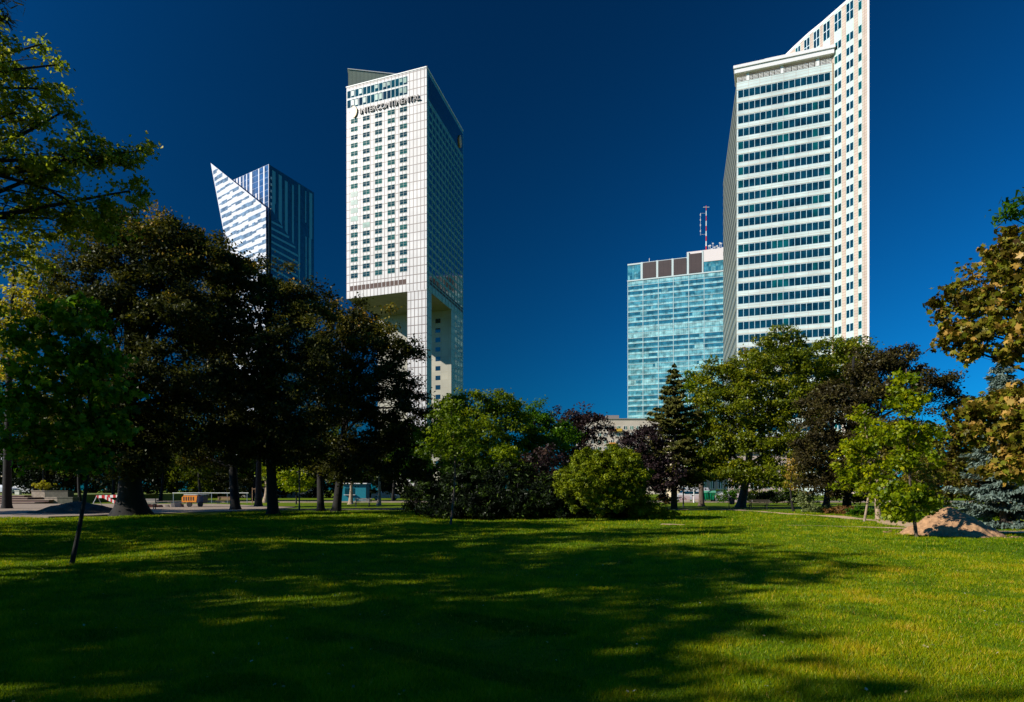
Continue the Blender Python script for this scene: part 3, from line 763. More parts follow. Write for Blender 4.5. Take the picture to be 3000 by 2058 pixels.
# ================================================================== teal glass office tower with an antenna
def glass_tower():
    A = at(1838.6, 477.5); B = at(2135, 453.6); fr = Fac(A, B); H = 158.5
    root = thing('glass_office_tower', 'pale teal glass tower with brown roof louvres and a red and white mast', 'building', (A[0], A[1], 0))
    side = np.array((0.30, 0.95)) / np.linalg.norm((0.30, 0.95)) * 45
    D = (A[0] + side[0], A[1] + side[1]); E = (B[0] + side[0], B[1] + side[1])
    Mcur = glass_mat('teal_curtain_glass', (0.05, 0.21, 0.25), rough=0.12)
    mb = MB()
    for a, b in ((A, B), (B, E), (E, D), (D, A)): f = Fac(a, b); f.quad(mb, 0, f.w, 0, H, 0)
    mb.face([(p[0], p[1], H) for p in (A, B, E, D)]); wbuild(mb, 'wall', Mcur, root)
    # panelled curtain wall: floors of runs of panes, pale where blinds are down
    pm = [glass_mat('curtain_pane_dark', (0.022, 0.13, 0.19), 0.08), glass_mat('curtain_pane_mid', (0.06, 0.23, 0.29), 0.12),
          glass_mat('curtain_pane_pale', (0.24, 0.46, 0.47), 0.2), glass_mat('curtain_pane_light', (0.13, 0.34, 0.38), 0.15)]
    fh = 3.65; nf = int((H - 11) / fh); pw = 1.45; nc = int(fr.w / pw); pw = fr.w / nc
    mb = MB(); z0 = H - 11
    for k in range(nf):
        zt = z0 - k * fh; zb = zt - fh
        if zb < 0: break
        base = random.choice([0, 0, 0, 1]) if k < 14 else random.choice([0, 1, 3, 3, 0]); c = 0
        if k in (0, 9, 10, 19): base = 2
        while c < nc:
            g = base if random.random() < .72 else random.choice([0, 1, 3, 2]); run = random.randint(3, 12) if g == base else random.randint(1, 4)
            c1 = min(nc, c + run)
            for j in range(c, c1): fr.quad(mb, j * pw + .05, (j + 1) * pw - .05, zb + 1.25, zt - 0.12, 0.04, g)
            c = c1
        for j in range(nc): fr.quad(mb, j * pw + .05, (j + 1) * pw - .05, zb + 0.16, zb + 1.15, 0.04, 2 if k % 3 else 3)
    wbuild(mb, 'curtain_wall', pm, root)
    mb = MB()
    for k in range(nf + 1):
        z = z0 - k * fh
        if z > 1: fr.box(mb, 0, fr.w, z - .15, z + .10, 0, 0.22)
    for u in (0, fr.u_at(1883), fr.u_at(1928), fr.u_at(1972), fr.u_at(2017), fr.u_at(2062)):
        fr.box(mb, u, u + .35, 0, z0 - .2, 0.0, 0.18)
    wbuild(mb, 'facade_bands', mat('pale_aluminium', (0.45, 0.60, 0.60), 0.35), root)
    # roof zone
    br = panel_mat('brown_louvre_panels', (0.07, 0.045, 0.035), (0.04, 0.02, 0.016), 3.1, 0.55, 0.10)
    for a, b, up in ((1884, 1922, 0), (1929, 1967, 0), (1974, 2011, 0), (2019, 2056, 5.5)):
        mb = MB(); fr.box(mb, fr.u_at(a), fr.u_at(b), z0 + 0.8, H + 0.6 + up * .4, -0.3, 0.5); wbuild(mb, 'louvre_panel', br, root)
    mb = MB()
    for px in (1880, 1925.5, 1970.5, 2015.5, 2058): fr.box(mb, fr.u_at(px - 3), fr.u_at(px + 3), z0 + .5, H + (4.2 if px > 2010 else 1.2), -0.3, 0.35)
    fr.box(mb, fr.u_at(1838), fr.w, z0 - .3, z0 + .55, -0.3, 0.45)
    fr.box(mb, 0, fr.u_at(2013), H, H + 1.0, -0.5, 0.3)
    wbuild(mb, 'roof_frame', mat('pale_teal_frame', (0.50, 0.58, 0.56), 0.5), root)
    mb = MB(); fr.box(mb, fr.u_at(2012), fr.w, H - 0.0, H + 4.6, -12, -0.4); fr.box(mb, fr.u_at(2062), fr.w, H - 3.5, H + 4.2, -.4, 0.3)
    wbuild(mb, 'plant_room', mat('pale_pink_render', (0.70, 0.62, 0.58), 0.6), root)
    for (ua, ub, rows) in ((0.3, fr.u_at(1878) - 1.2, 3), (fr.u_at(2063), fr.w - 1.3, 2)):
        mb = MB()
        for j in range(rows):
            za = z0 + .9 + j * 3.4
            for u in np.arange(ua, ub, 1.5): fr.quad(mb, u, u + 1.3, za, za + 2.9 - (1.2 if j == 1 else 0), 0.05, random.choice([0, 1, 1, 3]))
        wbuild(mb, 'top_floor_glazing', pm, root)
    # mast: red and white bands
    um = fr.u_at(2068); mast_m = [M_red, M_white]
    zb, ztm = H + 4.5, fr.z_at(2068, 598)
    base = fr.p(um, 0, -3); mb = MB(); nb = 9
    for k in range(nb):
        a = zb + (ztm - zb) * k / nb; b = zb + (ztm - zb) * (k + 1) / nb; r = 0.46 - 0.24 * k / nb
        mb.tube([base + np.array((0, 0, a)), base + np.array((0, 0, b))], [r, r - .05], 8, k % 2)
    mb.box(base[0] - 2, base[0] + 2, base[1] - .2, base[1] + .2, ztm - 1.2, ztm - .9, 1)
    mast = wbuild(mb, 'mast', mast_m, root)
    mb = MB()
    for i, z in enumerate((ztm - 6, ztm - 9.5, ztm - 13, ztm - 17)): mb.box(base[0] - 4.15, base[0] - 3.7, base[1] - .2, base[1] + .2, z - .9, z + .5)
    mb.tube([base + np.array((-3.9, 0, ztm - 20)), base + np.array((-3.9, 0, ztm - 5))], 0.07, 5)
    for z in (ztm - 19.5, ztm - 5.2): mb.tube([base + np.array((-3.9, 0, z)), base + np.array((0, 0, z))], 0.08, 5)
    wbuild(mb, 'antenna_array', M_white, root)
    mb = MB(); rr = random.Random(3)
    for px in range(2076, 2122, 4):
        q = fr.p(fr.u_at(px), H + 4.6, -2 - rr.random() * 2); h = 1.2 + rr.random() * 4.2
        mb.tube([q, q + np.array((0, 0, h))], 0.12, 5); mb.box(q[0] - .5, q[0] + .5, q[1] - .2, q[1] + .2, q[2] + h - .8, q[2] + h)
    q = fr.p(fr.u_at(1901), H + 1, -2); mb.tube([q, q + np.array((0, 0, 3))], 0.2, 5)
    wbuild(mb, 'roof_antennas', M_white, root)
glass_tower()

# ================================================================== angular tower with a sail-shaped wall
def angular():
    P2 = at(788, 399.0); Rr = at(920, 437.0); Ll = at(655, 425.5); H = 192.0
    root = thing('angular_glass_tower', 'striped blue and white tower whose pointed sail-shaped wall leans out to one side', 'building', (P2[0], P2[1], 0))
    rt, lf = Fac(P2, Rr), Fac(Ll, P2)
    blue = glass_mat('deep_blue_facade_glass', (0.030, 0.085, 0.20), 0.15)
    teal = glass_mat('shade_teal_facade_glass', (0.006, 0.032, 0.050), 0.15)  # glass of the turned-away wall, its shade put into the dark teal
    wht = mat('white_facade_strip', (0.60, 0.60, 0.64), 0.45, var=0.05)
    tst = mat('shade_teal_facade_strip', (0.10, 0.34, 0.40), 0.35)  # white strip with its shade put into the colour
    E = (Rr[0] - 24, Rr[1] + 42)
    mb = MB(); rt.quad(mb, 0, rt.w, 0, H, 0, 1); lf.quad(mb, 0, lf.w, 0, H, 0, 0)
    Fac(Rr, E).quad(mb, 0, Fac(Rr, E).w, 0, H, 0, 1); Fac(E, Ll).quad(mb, 0, Fac(E, Ll).w, 0, H, 0, 1)
    mb.face([(p[0], p[1], H) for p in (P2, Rr, E, Ll)], None, 1)
    wbuild(mb, 'wall', [blue, teal], root)
    rr = random.Random(8)
    mb = MB()   # white strips on the upper left wall
    u = 1.0
    pat = [0.9, 2.2, 1.0, 2.6, 1.2, 2.4, 1.5, 1.6, 2.2, 1.2, 2.4, 1.4, 2.8, 1.1, 3.4]
    x = lf.w - 0.5
    for gap, wd in ((3.6, 1.2), (3.9, 1.0), (1.6, 1.1), (3.4, 2.4), (2.6, 0.9), (2.6, 0.8), (2.2, 1.5), (1.6, 1.6), (1.6, 1.8), (1.6, 2.0)):
        x -= gap
        if x - wd < 0: break
        zlo = 60
        lf.box(mb, x - wd, x, zlo, H - rr.choice([0, 0, 0, 14]), 0, 0.15); x -= wd
    lf.box(mb, lf.w - .35, lf.w, 0, H, 0, 0.2)
    wbuild(mb, 'facade_strips', wht, root)
    mb = MB()   # floor lines in the blue glass
    for k in range(52): lf.box(mb, 0, lf.w - .4, H - 3.6 * k - .08, H - 3.6 * k + .08, 0, 0.06)
    for k in range(24): lf.box(mb, 1.5 * k, 1.5 * k + .1, 60, H - .1, 0, 0.07)
    wbuild(mb, 'mullions', mat('pale_blue_metal', (0.30, 0.40, 0.60), 0.4), root)
    # right wall: vertical strips broken at random heights, shade painted in as pale teal
    mb = MB(); us = [rt.w * q for q in (0.10, 0.24, 0.37, 0.52, 0.66, 0.80, 0.90)]
    for i, uc in enumerate(us):
        z = H - 1 - rr.random() * 3
        while z > 2:
            L = rr.uniform(18, 55); wd = rr.choice([1.0, 1.6, 2.4, 2.8]); sh = rr.uniform(-0.8, 0.8)
            rt.box(mb, uc + sh - wd / 2, uc + sh + wd / 2, max(2, z - L), z, 0, 0.12)
            z -= L + (rr.uniform(0, 12) if rr.random() < .35 else 0)
    wbuild(mb, 'facade_strips', tst, root)
    mb = MB()
    for k in range(12): rt.box(mb, 1.2, 2.4, H - 8 - k * 3.8, H - 6.6 - k * 3.8, 0, 0.14)
    wbuild(mb, 'balcony_slits', wht, root)
    # lower folded plane on the right wall, with slanting stripes
    def q(px, py, d): return rt.p(rt.u_at(px), rt.z_at(px, py), d)
    dd = 1.4
    poly = [q(788.5, 612, dd), q(788.5, 1430, dd), q(868, 1430, dd), q(868, 738, dd)]
    mb = MB(); mb.prism(poly, -rt.n * dd); wbuild(mb, 'folded_wall', teal, root)
    mb = MB()
    for k in range(26):
        py = 648 + k * 19.5; pr = py + 39 + k * .8
        u0 = rt.u_at(789); 
        # clip against the slanting upper edge
        def top_at(px): return 612 + (px - 788.5) / 79.5 * 126
        a = (789.5, py); b = (867, pr)
        if pr < 740:
            # find crossing with the upper edge
            sl = (pr - py) / 77.5; t = (py - 612 - 0) / (126 / 79.5 - sl) ; xe = 789 + t
            if xe < 792: continue
            b = (min(867, xe), py + sl * min(77.5, t))
        if b[0] <= a[0] + 2: continue
        mb.prism([q(a[0], a[1], dd + .1), q(a[0], a[1] + 6, dd + .1), q(b[0], b[1] + 6, dd + .1), q(b[0], b[1], dd + .1)], -rt.n * .1)
    wbuild(mb, 'slanting_strips', tst, root)
    # the sail
    a0 = at(666, 414.0); b0 = at(787, 385.0); fs = Fac(a0, b0)
    def uz(px, py): return (fs.u_at(px), fs.z_at(px, py))
    apex = uz(622, 480); q1 = uz(783.5, 610); lowl = uz(666, 711)
    poly = [(lowl[0], 0), (fs.w, 0), (q1[0], q1[1]), apex, lowl]
    P3 = [fs.p(u, z, 1.0) for u, z in poly]
    mb = MB(); d = np.array((-0.345, 0.94, 0)) * 9
    nP = 5; mb.face(P3, [(u, z) for u, z in poly], 0)
    for i in range(nP): mb.face([P3[i], P3[i] + d, P3[(i + 1) % nP] + d, P3[(i + 1) % nP]], None, 0)
    mb.face([p + d for p in P3[::-1]], None, 0)
    wbuild(mb, 'sail_wall', wht, root)
    greyb = glass_mat('grey_blue_window_band', (0.14, 0.20, 0.27), 0.2)
    mb = MB()
    def xl(z): return lowl[0] if z < lowl[1] else lowl[0] + (apex[0] - lowl[0]) * (z - lowl[1]) / (apex[1] - lowl[1])
    def xr(z): return fs.w if z < q1[1] else q1[0] + (apex[0] - q1[0]) * (z - q1[1]) / (apex[1] - q1[1])
    k = 0; z = apex[1] - 7
    while z > 3:
        l, r_ = xl(z) + .8, xr(z) - 1.2; u = l
        while u < r_ - 1:
            L = rr.uniform(2.5, 7); th = rr.choice([0.7, 1.3, 1.9, 2.3]); sh = rr.choice([0, .4, -.3])
            fs.box(mb, u, min(r_, u + L), z - th / 2 + sh, z + th / 2 + sh, 0.9, 1.12); u += L
        z -= 4.35; k += 1
    wbuild(mb, 'window_bands', greyb, root)
angular()

# ================================================================== apartment blocks and other far houses
def slab(name, label, x0, x1, Y, z1, m, floors, pitch, bays, roofz=1.0, bal=(), cat='building', depth=12, z0=0, wcol=None, rootm=None, sw=0.55):
    f = Fac((x0, Y), (x1, Y - 0.01)); root = thing(name, label, cat, ((x0 + x1) / 2, Y, 0))
    mb = MB(); f.box(mb, 0, f.w, z0, z1, -depth, 0); wbuild(mb, 'wall', m, root)
    mb = MB(); f.box(mb, -0.3, f.w + .3, z1, z1 + .35, -depth - .3, 0.35); f.box(mb, f.w * .3, f.w * .42, z1 + .35, z1 + 1.9, -8, -3); wbuild(mb, 'roof', mat('roof_edge', (0.25, 0.22, 0.2), 0.8), root)
    bw = f.w / bays; frm = mat('white_window_frame', (0.78, 0.77, 0.74), 0.5); n = 0
    extra = MB()
    for k in range(floors):
        zb = z1 - roofz - (k + 1) * pitch + 0.9
        for b in range(bays):
            u = b * bw + bw * (1 - sw) / 2; w = bw * sw
            mb = MB() if n < 100 else extra
            f.box(mb, u, u + w, zb, zb + pitch * .52, -0.1, 0.05, 0)
            for q in range(2): f.quad(mb, u + .1 + q * w / 2, u + w / 2 - .05 + q * w / 2, zb + .1, zb + pitch * .52 - .1, 0.06, 1 if random.random() < .8 else 2)
            if n < 100: wbuild(mb, 'window', [frm, G_dark, G_pale], root)
            n += 1
    if n > 100: tag(wbuild(extra, 'window', [frm, G_dark, G_pale], root), kind='stuff')
    for (k, b, c) in bal:
        zb = z1 - roofz - (k + 1) * pitch + 0.15; mb = MB(); f.box(mb, b * bw + .15, (b + 1) * bw - .15, zb, zb + 1.05, 0.05, 1.25)
        wbuild(mb, 'balcony', mat('balcony_' + c, {'yellow': (0.62, 0.38, 0.04), 'maroon': (0.12, 0.03, 0.03), 'orange': (0.62, 0.26, 0.04)}[c], 0.6), root)
    return root
M_beige = mat('beige_render', (0.55, 0.47, 0.38), 0.8, var=0.1, scale=0.3)
slab('apartment_block', 'ten storey beige apartment block with a few yellow and orange balconies', gx(1690, 270), gx(1992, 270), 270, 29.6, M_beige, 9, 2.75, 16,
     bal=((0, 5, 'maroon'), (0, 6, 'yellow'), (2, 5, 'orange'), (4, 5, 'orange'), (6, 6, 'yellow'), (3, 9, 'orange'), (1, 11, 'yellow')), roofz=2.2)
slab('shop_building', 'low cream building standing across the street behind the green container', gx(1985, 125), gx(2040, 125), 125, 11.5, mat('cream_render', (0.62, 0.52, 0.36), 0.8, var=0.1, scale=.4), 3, 3.2, 3)
slab('office_building', 'low pinkish building seen behind the forked park trees', gx(2052, 128), gx(2330, 128), 128, 8.5, mat('pinkish_render', (0.55, 0.42, 0.36), 0.8, var=0.1, scale=.4), 2, 3.3, 12)
slab('town_house', 'cream town house glimpsed past the silver car', gx(-120, 165), gx(14, 165), 165, 12, mat('cream_render', (0.62, 0.52, 0.36), 0.8), 3, 3.2, 7)
slab('brick_house', 'reddish house glimpsed above the pale parked cars', gx(36, 168), gx(72, 168), 168, 9.5, mat('red_brick', (0.42, 0.13, 0.08), 0.85, var=.2, scale=2), 3, 2.6, 3)
slab('grey_building', 'long low grey building behind the dark maple trunks', gx(560, 150), gx(900, 150), 150, 7, mat('grey_render', (0.32, 0.31, 0.28), 0.8), 2, 3.0, 16)

CATT = 'tree'
DM = 'dark leaved maples at the edge of the lawn'
# --- big dark maples, left
tree('maple_tree', 'huge dark maple with a flared trunk beside the plaza, tallest of the dark maples', CATT, at(385, 43.5),
     [pb(400, 745, 43, 175, 125), pb(330, 675, 43, 80, 55), pb(490, 690, 43, 90, 55), pb(600, 720, 44, 60, 50), pb(560, 790, 44, 130, 130), pb(300, 880, 42, 150, 130), pb(470, 930, 42, 190, 120), pb(600, 960, 45, 90, 110), pb(400, 1110, 41, 200, 120), pb(300, 1230, 42, 170, 110), pb(540, 1180, 43, 110, 120), pb(470, 1290, 43, 130, 70), pb(370, 1350, 41, 130, 45), pb(230, 1340, 41, 110, 50)],
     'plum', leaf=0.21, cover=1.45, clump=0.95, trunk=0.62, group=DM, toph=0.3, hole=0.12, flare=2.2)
tree('maple_tree', 'dark maple with a thick straight trunk, its crown in front of the striped angular tower', CATT, at(800, 46.5),
     [pb(760, 850, 46, 115, 85), pb(690, 800, 46, 65, 55), pb(870, 900, 46, 110, 75), pb(700, 960, 46, 110, 110), pb(830, 1020, 45, 140, 100), pb(730, 1150, 45, 130, 110), pb(880, 1150, 45, 120, 110), pb(800, 1270, 46, 130, 80), pb(880, 1300, 45, 90, 60), pb(760, 1345, 46, 90, 40), pb(690, 1300, 46, 80, 60)],
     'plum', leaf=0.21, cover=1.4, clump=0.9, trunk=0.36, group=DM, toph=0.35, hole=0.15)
tree('maple_tree', 'dark maple with its crown overlapping the cut-out base of the white tower', CATT, at(985, 52),
     [pb(990, 940, 52, 85, 60), pb(1080, 960, 52, 95, 60), pb(1000, 1050, 51, 110, 80), pb(1130, 1020, 51, 90, 65), pb(1205, 1040, 51, 45, 30), pb(1090, 1150, 51, 130, 90), pb(1190, 1200, 50, 70, 90), pb(1010, 1210, 51, 110, 100), pb(1150, 1320, 51, 95, 90), pb(1000, 1330, 52, 80, 60), pb(1080, 1380, 51, 90, 40), pb(1200, 1380, 50, 60, 50)],
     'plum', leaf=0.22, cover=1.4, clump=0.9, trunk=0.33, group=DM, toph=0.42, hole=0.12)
tree('maple_tree', 'dark maple whose leaning trunk forks low, right of the orange site wagon', CATT, at(690, 55),
     [pb(640, 820, 56, 90, 90), pb(620, 1000, 55, 100, 110), pb(690, 1080, 55, 110, 110), pb(600, 1200, 55, 110, 100), pb(690, 1280, 55, 100, 70), pb(600, 1340, 55, 80, 45)],
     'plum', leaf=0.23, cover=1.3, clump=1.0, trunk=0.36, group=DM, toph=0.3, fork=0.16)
tree('maple_tree', 'slimmer dark maple between two thick maple trunks', CATT, at(940, 53.5),
     [pb(930, 1060, 55, 80, 90), pb(930, 1200, 55, 100, 90), pb(920, 1310, 55, 90, 60), pb(940, 1370, 55, 70, 35)],
     'plum', leaf=0.23, cover=1.2, clump=1.0, trunk=0.28, group=DM)
tree('maple_tree', 'thin trunked dark maple set back behind the wooden tree stakes', CATT, at(757, 66),
     [pb(770, 1160, 66, 90, 90), pb(780, 1290, 66, 100, 70)],
     'plum', leaf=0.3, cover=0.8, clump=1.1, trunk=0.34, group=DM)

# --- trees farther back on the left: seen under the crowns
FB = 'trees far back beyond the plaza'
for i, (px, Y, bl, kd, lb) in enumerate((
    (-60, 88, [pb(-60, 1290, 88, 80, 100), pb(-20, 1180, 88, 80, 90)], 'midgreen', 'shady green tree behind the parked cars at the picture edge'),
    (130, 92, [pb(130, 1330, 92, 75, 55), pb(160, 1240, 92, 80, 70), pb(80, 1240, 92, 60, 70)], 'olive', 'olive tree above the yellow planter bush'),
    (235, 84, [pb(235, 1360, 84, 60, 45), pb(250, 1280, 84, 75, 60)], 'green', 'pale trunked green tree behind the stone blocks'),
    (330, 95, [pb(330, 1350, 95, 60, 55), pb(350, 1270, 95, 70, 60)], 'autumn', 'browning tree behind the striped barriers'),
    (470, 98, [pb(470, 1340, 98, 85, 60), pb(480, 1250, 98, 80, 60)], 'plum', 'dark tree behind the orange site wagon'),
    (590, 96, [pb(590, 1360, 96, 70, 55), pb(600, 1280, 96, 75, 60)], 'olive', 'olive tree behind the white pipe railing'),
    (740, 102, [pb(735, 1350, 102, 60, 55), pb(720, 1270, 102, 60, 60)], 'green', 'green tree behind the wooden tree stakes'),
    (1000, 100, [pb(990, 1350, 100, 65, 50), pb(1000, 1280, 100, 60, 60)], 'olive', 'shady tree over the teal kiosk'),
    (1150, 96, [pb(1130, 1340, 96, 80, 60), pb(1160, 1270, 96, 70, 60)], 'plum', 'dark tree left of the low dark pines'),
    (1220, 92, [pb(1220, 1350, 92, 60, 60)], 'midgreen', 'dim green tree half hidden by the low dark pines'))):
    tree('park_tree', lb, CATT, at(px, Y), bl, kd, leaf=0.36, cover=1.2, clump=1.2, tm=0.3, trunk=0.22, bk=B_dark, group=FB, twig=0.1)
for i, (px, w_, lb, kd) in enumerate(((150, 90, 'dark thicket behind the yellow planter bush', 'darkpine'), (420, 95, 'dark thicket behind the flared maple trunk', 'darkpine'), (560, 70, 'olive thicket behind the white pipe railing', 'olive'), (690, 60, 'brownish thicket behind the wooden tree stakes', 'plum'), (960, 70, 'dark thicket beside the teal kiosk', 'darkpine'), (1180, 80, 'dark thicket behind the end of the low pines', 'darkpine'))):
    tree('thicket', lb, 'shrub', at(px, 106), [pb(px - w_ * .5, 1405, 106, w_ * .6, 40), pb(px + w_ * .5, 1400, 106, w_ * .6, 45), pb(px, 1360, 106, w_ * .8, 40)], kd, leaf=0.36, cover=1.6, clump=1.0, trunk=0, low=.9, tm=.4, group='thickets beyond the plaza')
tree('young_tree', 'small bright lime green tree lit up behind the dark maple trunks', CATT, at(868, 78),
     [pb(862, 1390, 78, 58, 34), pb(880, 1425, 78, 40, 22), pb(835, 1420, 78, 30, 20)], 'lime', leaf=0.3, cover=1.2, clump=0.7, trunk=0.09)
tree('park_tree', 'bare pale trunk in front of the teal kiosk carrying a thin crown', CATT, at(1027, 78), [pb(1030, 1370, 78, 45, 35)], 'olive', leaf=0.3, cover=0.7, clump=0.9, trunk=0.26, bk=B_pale, fork=0.6)
tree('park_tree', 'slim tan trunked tree right of the teal kiosk', CATT, at(1110, 73), [pb(1112, 1375, 73, 45, 35)], 'olive', leaf=0.3, cover=0.7, clump=0.9, trunk=0.22, bk=B_pale, fork=0.6)
tree('park_tree', 'tan trunked little tree past the wooden stakes', CATT, at(776, 88), [pb(778, 1395, 88, 25, 35)], 'lime', leaf=0.3, cover=0.8, clump=0.7, trunk=0.3, bk=B_pale, fork=0.6)

# --- large tree whose branches come in at the upper left, trunk outside the frame
def overhang_left():
    Y = 18
    bl = [pb(40, 330, 18, 110, 100), pb(90, 500, 17.5, 150, 90), pb(230, 460, 18, 110, 65), pb(120, 130, 18.5, 30, 18), pb(170, 190, 18.5, 30, 18), pb(430, 440, 18.6, 40, 18), pb(180, 330, 18.5, 60, 35), pb(340, 470, 18.5, 85, 60), pb(380, 560, 18.5, 60, 50), pb(150, 640, 18, 150, 90), pb(300, 640, 18.5, 100, 70), pb(20, 760, 18, 90, 90),
          pb(30, 210, 18, 70, 70), pb(170, 260, 18.5, 45, 25), pb(-150, 350, 17, 170, 190), pb(-200, 700, 16, 180, 200), pb(-330, 500, 15, 160, 220), pb(-150, 130, 17, 150, 120), pb(-420, 250, 15, 150, 200), pb(-500, 750, 15, 180, 200), pb(-60, 950, 17, 110, 90)]
    tree('locust_tree', 'light green feathery tree reaching in from the upper corner, a long dark limb crossing it', CATT, (-16.5, 15.5), bl, 'locust',
         leaf=0.115, cover=0.66, clump=0.36, trunk=0.26, hole=0.25, tm=0.55, tv=0.2, twig=0.22, top=(-14.5, 16.5, 15.5), inner=0.4, asp=1.2)
overhang_left()
tree('golden_tree', 'yellowing tree glowing between the locust branches and the dark maples', CATT, at(20, 58),
     [pb(130, 800, 60, 60, 45), pb(100, 860, 60, 90, 60), pb(20, 930, 60, 110, 80), pb(180, 930, 60, 90, 60), pb(60, 1050, 58, 120, 110)], 'gold', leaf=0.32, cover=0.75, clump=1.1, trunk=0.35, hole=0.2)
tree('spruce_tree', 'dark drooping spruce tip in the very top corner', CATT, (-17.5, 18.5), [pb(-50, 20, 19, 75, 60), pb(-70, 110, 19, 90, 90), pb(-160, 300, 19, 110, 130)], 'spruce', leaf=0.24, cover=2.4, clump=0.5, shape='needle', trunk=0.25)

# --- trees standing outside the frame whose shade falls on the lawn
SH = 'park trees behind the photographer that shade the lawn'
for i, (x, y, r, h, hl, cv) in enumerate(((-20.5, 8.0, 5.2, 16.5, 0.62, 0.62), (-23.5, -4.0, 5.0, 15.0, 0.6, 0.7), (-18.0, 2.8, 4.6, 14, 0.5, 0.8), (-23.5, 20, 5.0, 16.5, 0.5, 0.75), (-29, 24.5, 5.0, 14, 0.5, 0.7), (-31, 13, 5.6, 13, 0.8, 0.5), (-36, 27, 6.0, 18, 0.3, 0.9),
      (-50, 40, 6.5, 20, 0.1, 1.0), (-44, 18, 6.0, 12, 0.6, 0.6), (-24, -12, 5.5, 15, 0.2, 0.95), (-16.5, -7.5, 3.4, 10, 0.5, 0.8))):
    bl = []
    for k in range(9):
        an = k * 2.4 + i; rr_ = r * (0.62 if k < 7 else 0.2); zz = h * (0.52 + 0.36 * ((k * 0.37) % 1)) if k < 7 else h * (0.55 + 0.3 * (k - 7))
        bl.append(((x + rr_ * math.cos(an), y + rr_ * math.sin(an), zz), (r * 0.5, r * 0.5, h * 0.15)))
    tree('shade_tree', ['broad tree', 'spreading tree', 'tall tree', 'high crowned tree', 'wide tree', 'towering tree', 'very tall tree', 'rounded tree', 'small tree', 'great tree', 'old tree', 'thick tree', 'leafy tree', 'full crowned tree'][i] + ' standing outside the picture and shading the lawn', CATT, (x, y), bl, 'green',
         leaf=0.42, cover=cv, clump=1.0, trunk=0.35, group=SH, hole=hl, twig=0.12)

# --- centre
tree('plane_tree', 'bright green rounded tree right of the white tower base', CATT, at(1400, 50),
     [pb(1330, 1215, 50, 80, 60), pb(1440, 1190, 50, 85, 45), pb(1300, 1300, 48, 85, 80), pb(1400, 1290, 47, 100, 80), pb(1500, 1250, 50, 70, 70), pb(1460, 1360, 48, 90, 60)],
     'green', leaf=0.19, cover=1.5, clump=0.7, trunk=0.25, tm=0.55)
tree('plane_tree', 'green tree with a fine twiggy top just left of the purple plum', CATT, at(1560, 54),
     [pb(1550, 1225, 55, 70, 45), pb(1600, 1290, 54, 75, 60), pb(1530, 1320, 53, 70, 60), pb(1640, 1280, 56, 55, 50)],
     'midgreen', leaf=0.2, cover=1.5, clump=0.7, trunk=0.22, tm=0.55)
tree('plum_tree', 'purple leaved plum tree poking above the green trees below the open sky', CATT, at(1690, 62),
     [pb(1650, 1240, 62, 60, 42), pb(1710, 1225, 62, 60, 35), pb(1740, 1270, 62, 60, 60), pb(1680, 1310, 61, 60, 60)],
     'purple', leaf=0.24, cover=0.95, clump=0.75, trunk=0.2)
tree('plum_tree', 'low purple plum squeezed between the round clipped shrub and the green trees', CATT, at(1590, 46),
     [pb(1585, 1370, 46, 60, 65), pb(1620, 1430, 45, 50, 50)], 'purple', leaf=0.2, cover=1.1, clump=0.6, trunk=0.1)
tree('young_tree', 'small yellow green tree above the dark pines', CATT, at(1490, 42),
     [pb(1480, 1335, 42, 45, 28), pb(1500, 1375, 42, 45, 28)], 'lime', leaf=0.16, cover=0.9, clump=0.4, trunk=0.06, tm=0.35)
SP = 'saplings planted on the lawn'
tree('sapling', 'slender dark stemmed sapling in the middle of the lawn before the dark pines', CATT, gb(1320, 1537),
     [pb(1310, 1240, 32.7, 60, 60), pb(1340, 1310, 32.7, 65, 50), pb(1280, 1330, 32.7, 50, 50), pb(1330, 1180, 32.7, 30, 35)],
     'green', leaf=0.16, cover=0.9, clump=0.35, trunk=0.055, group=SP, fork=0.5, bk=B_brown, flare=1.1, shape='diamond')
# low dark mountain pines
PN = 'low dark pines along the back of the lawn'
for i, (px, Y, bl, lb) in enumerate((
    (1290, 41, [pb(1260, 1465, 41, 75, 50), pb(1340, 1430, 41, 70, 55), pb(1320, 1485, 40, 80, 35)], 'low dark pine at the end nearest the maple trunks'),
    (1400, 40, [pb(1390, 1420, 40, 80, 55), pb(1440, 1470, 39, 80, 50), pb(1380, 1485, 39, 80, 35)], 'low dark pine behind the stem of the middle sapling'),
    (1520, 40, [pb(1510, 1400, 41, 75, 55), pb(1540, 1465, 39, 80, 50), pb(1500, 1490, 39, 80, 30)], 'low dark pine with greener tips near the pale boulder'),
    (1620, 40, [pb(1625, 1470, 39, 70, 50), pb(1600, 1430, 41, 45, 40), pb(1640, 1495, 39, 70, 25)], 'low dark pine touching the round clipped shrub'))):
    tree('mountain_pine', lb, 'shrub', at(px, Y), bl, 'darkpine', leaf=0.19, cover=3.2, clump=0.5, trunk=0.1, shape='needle', group=PN, asp=2.0, low=0.9, tm=0.45, tv=0.3, toph=0.2)
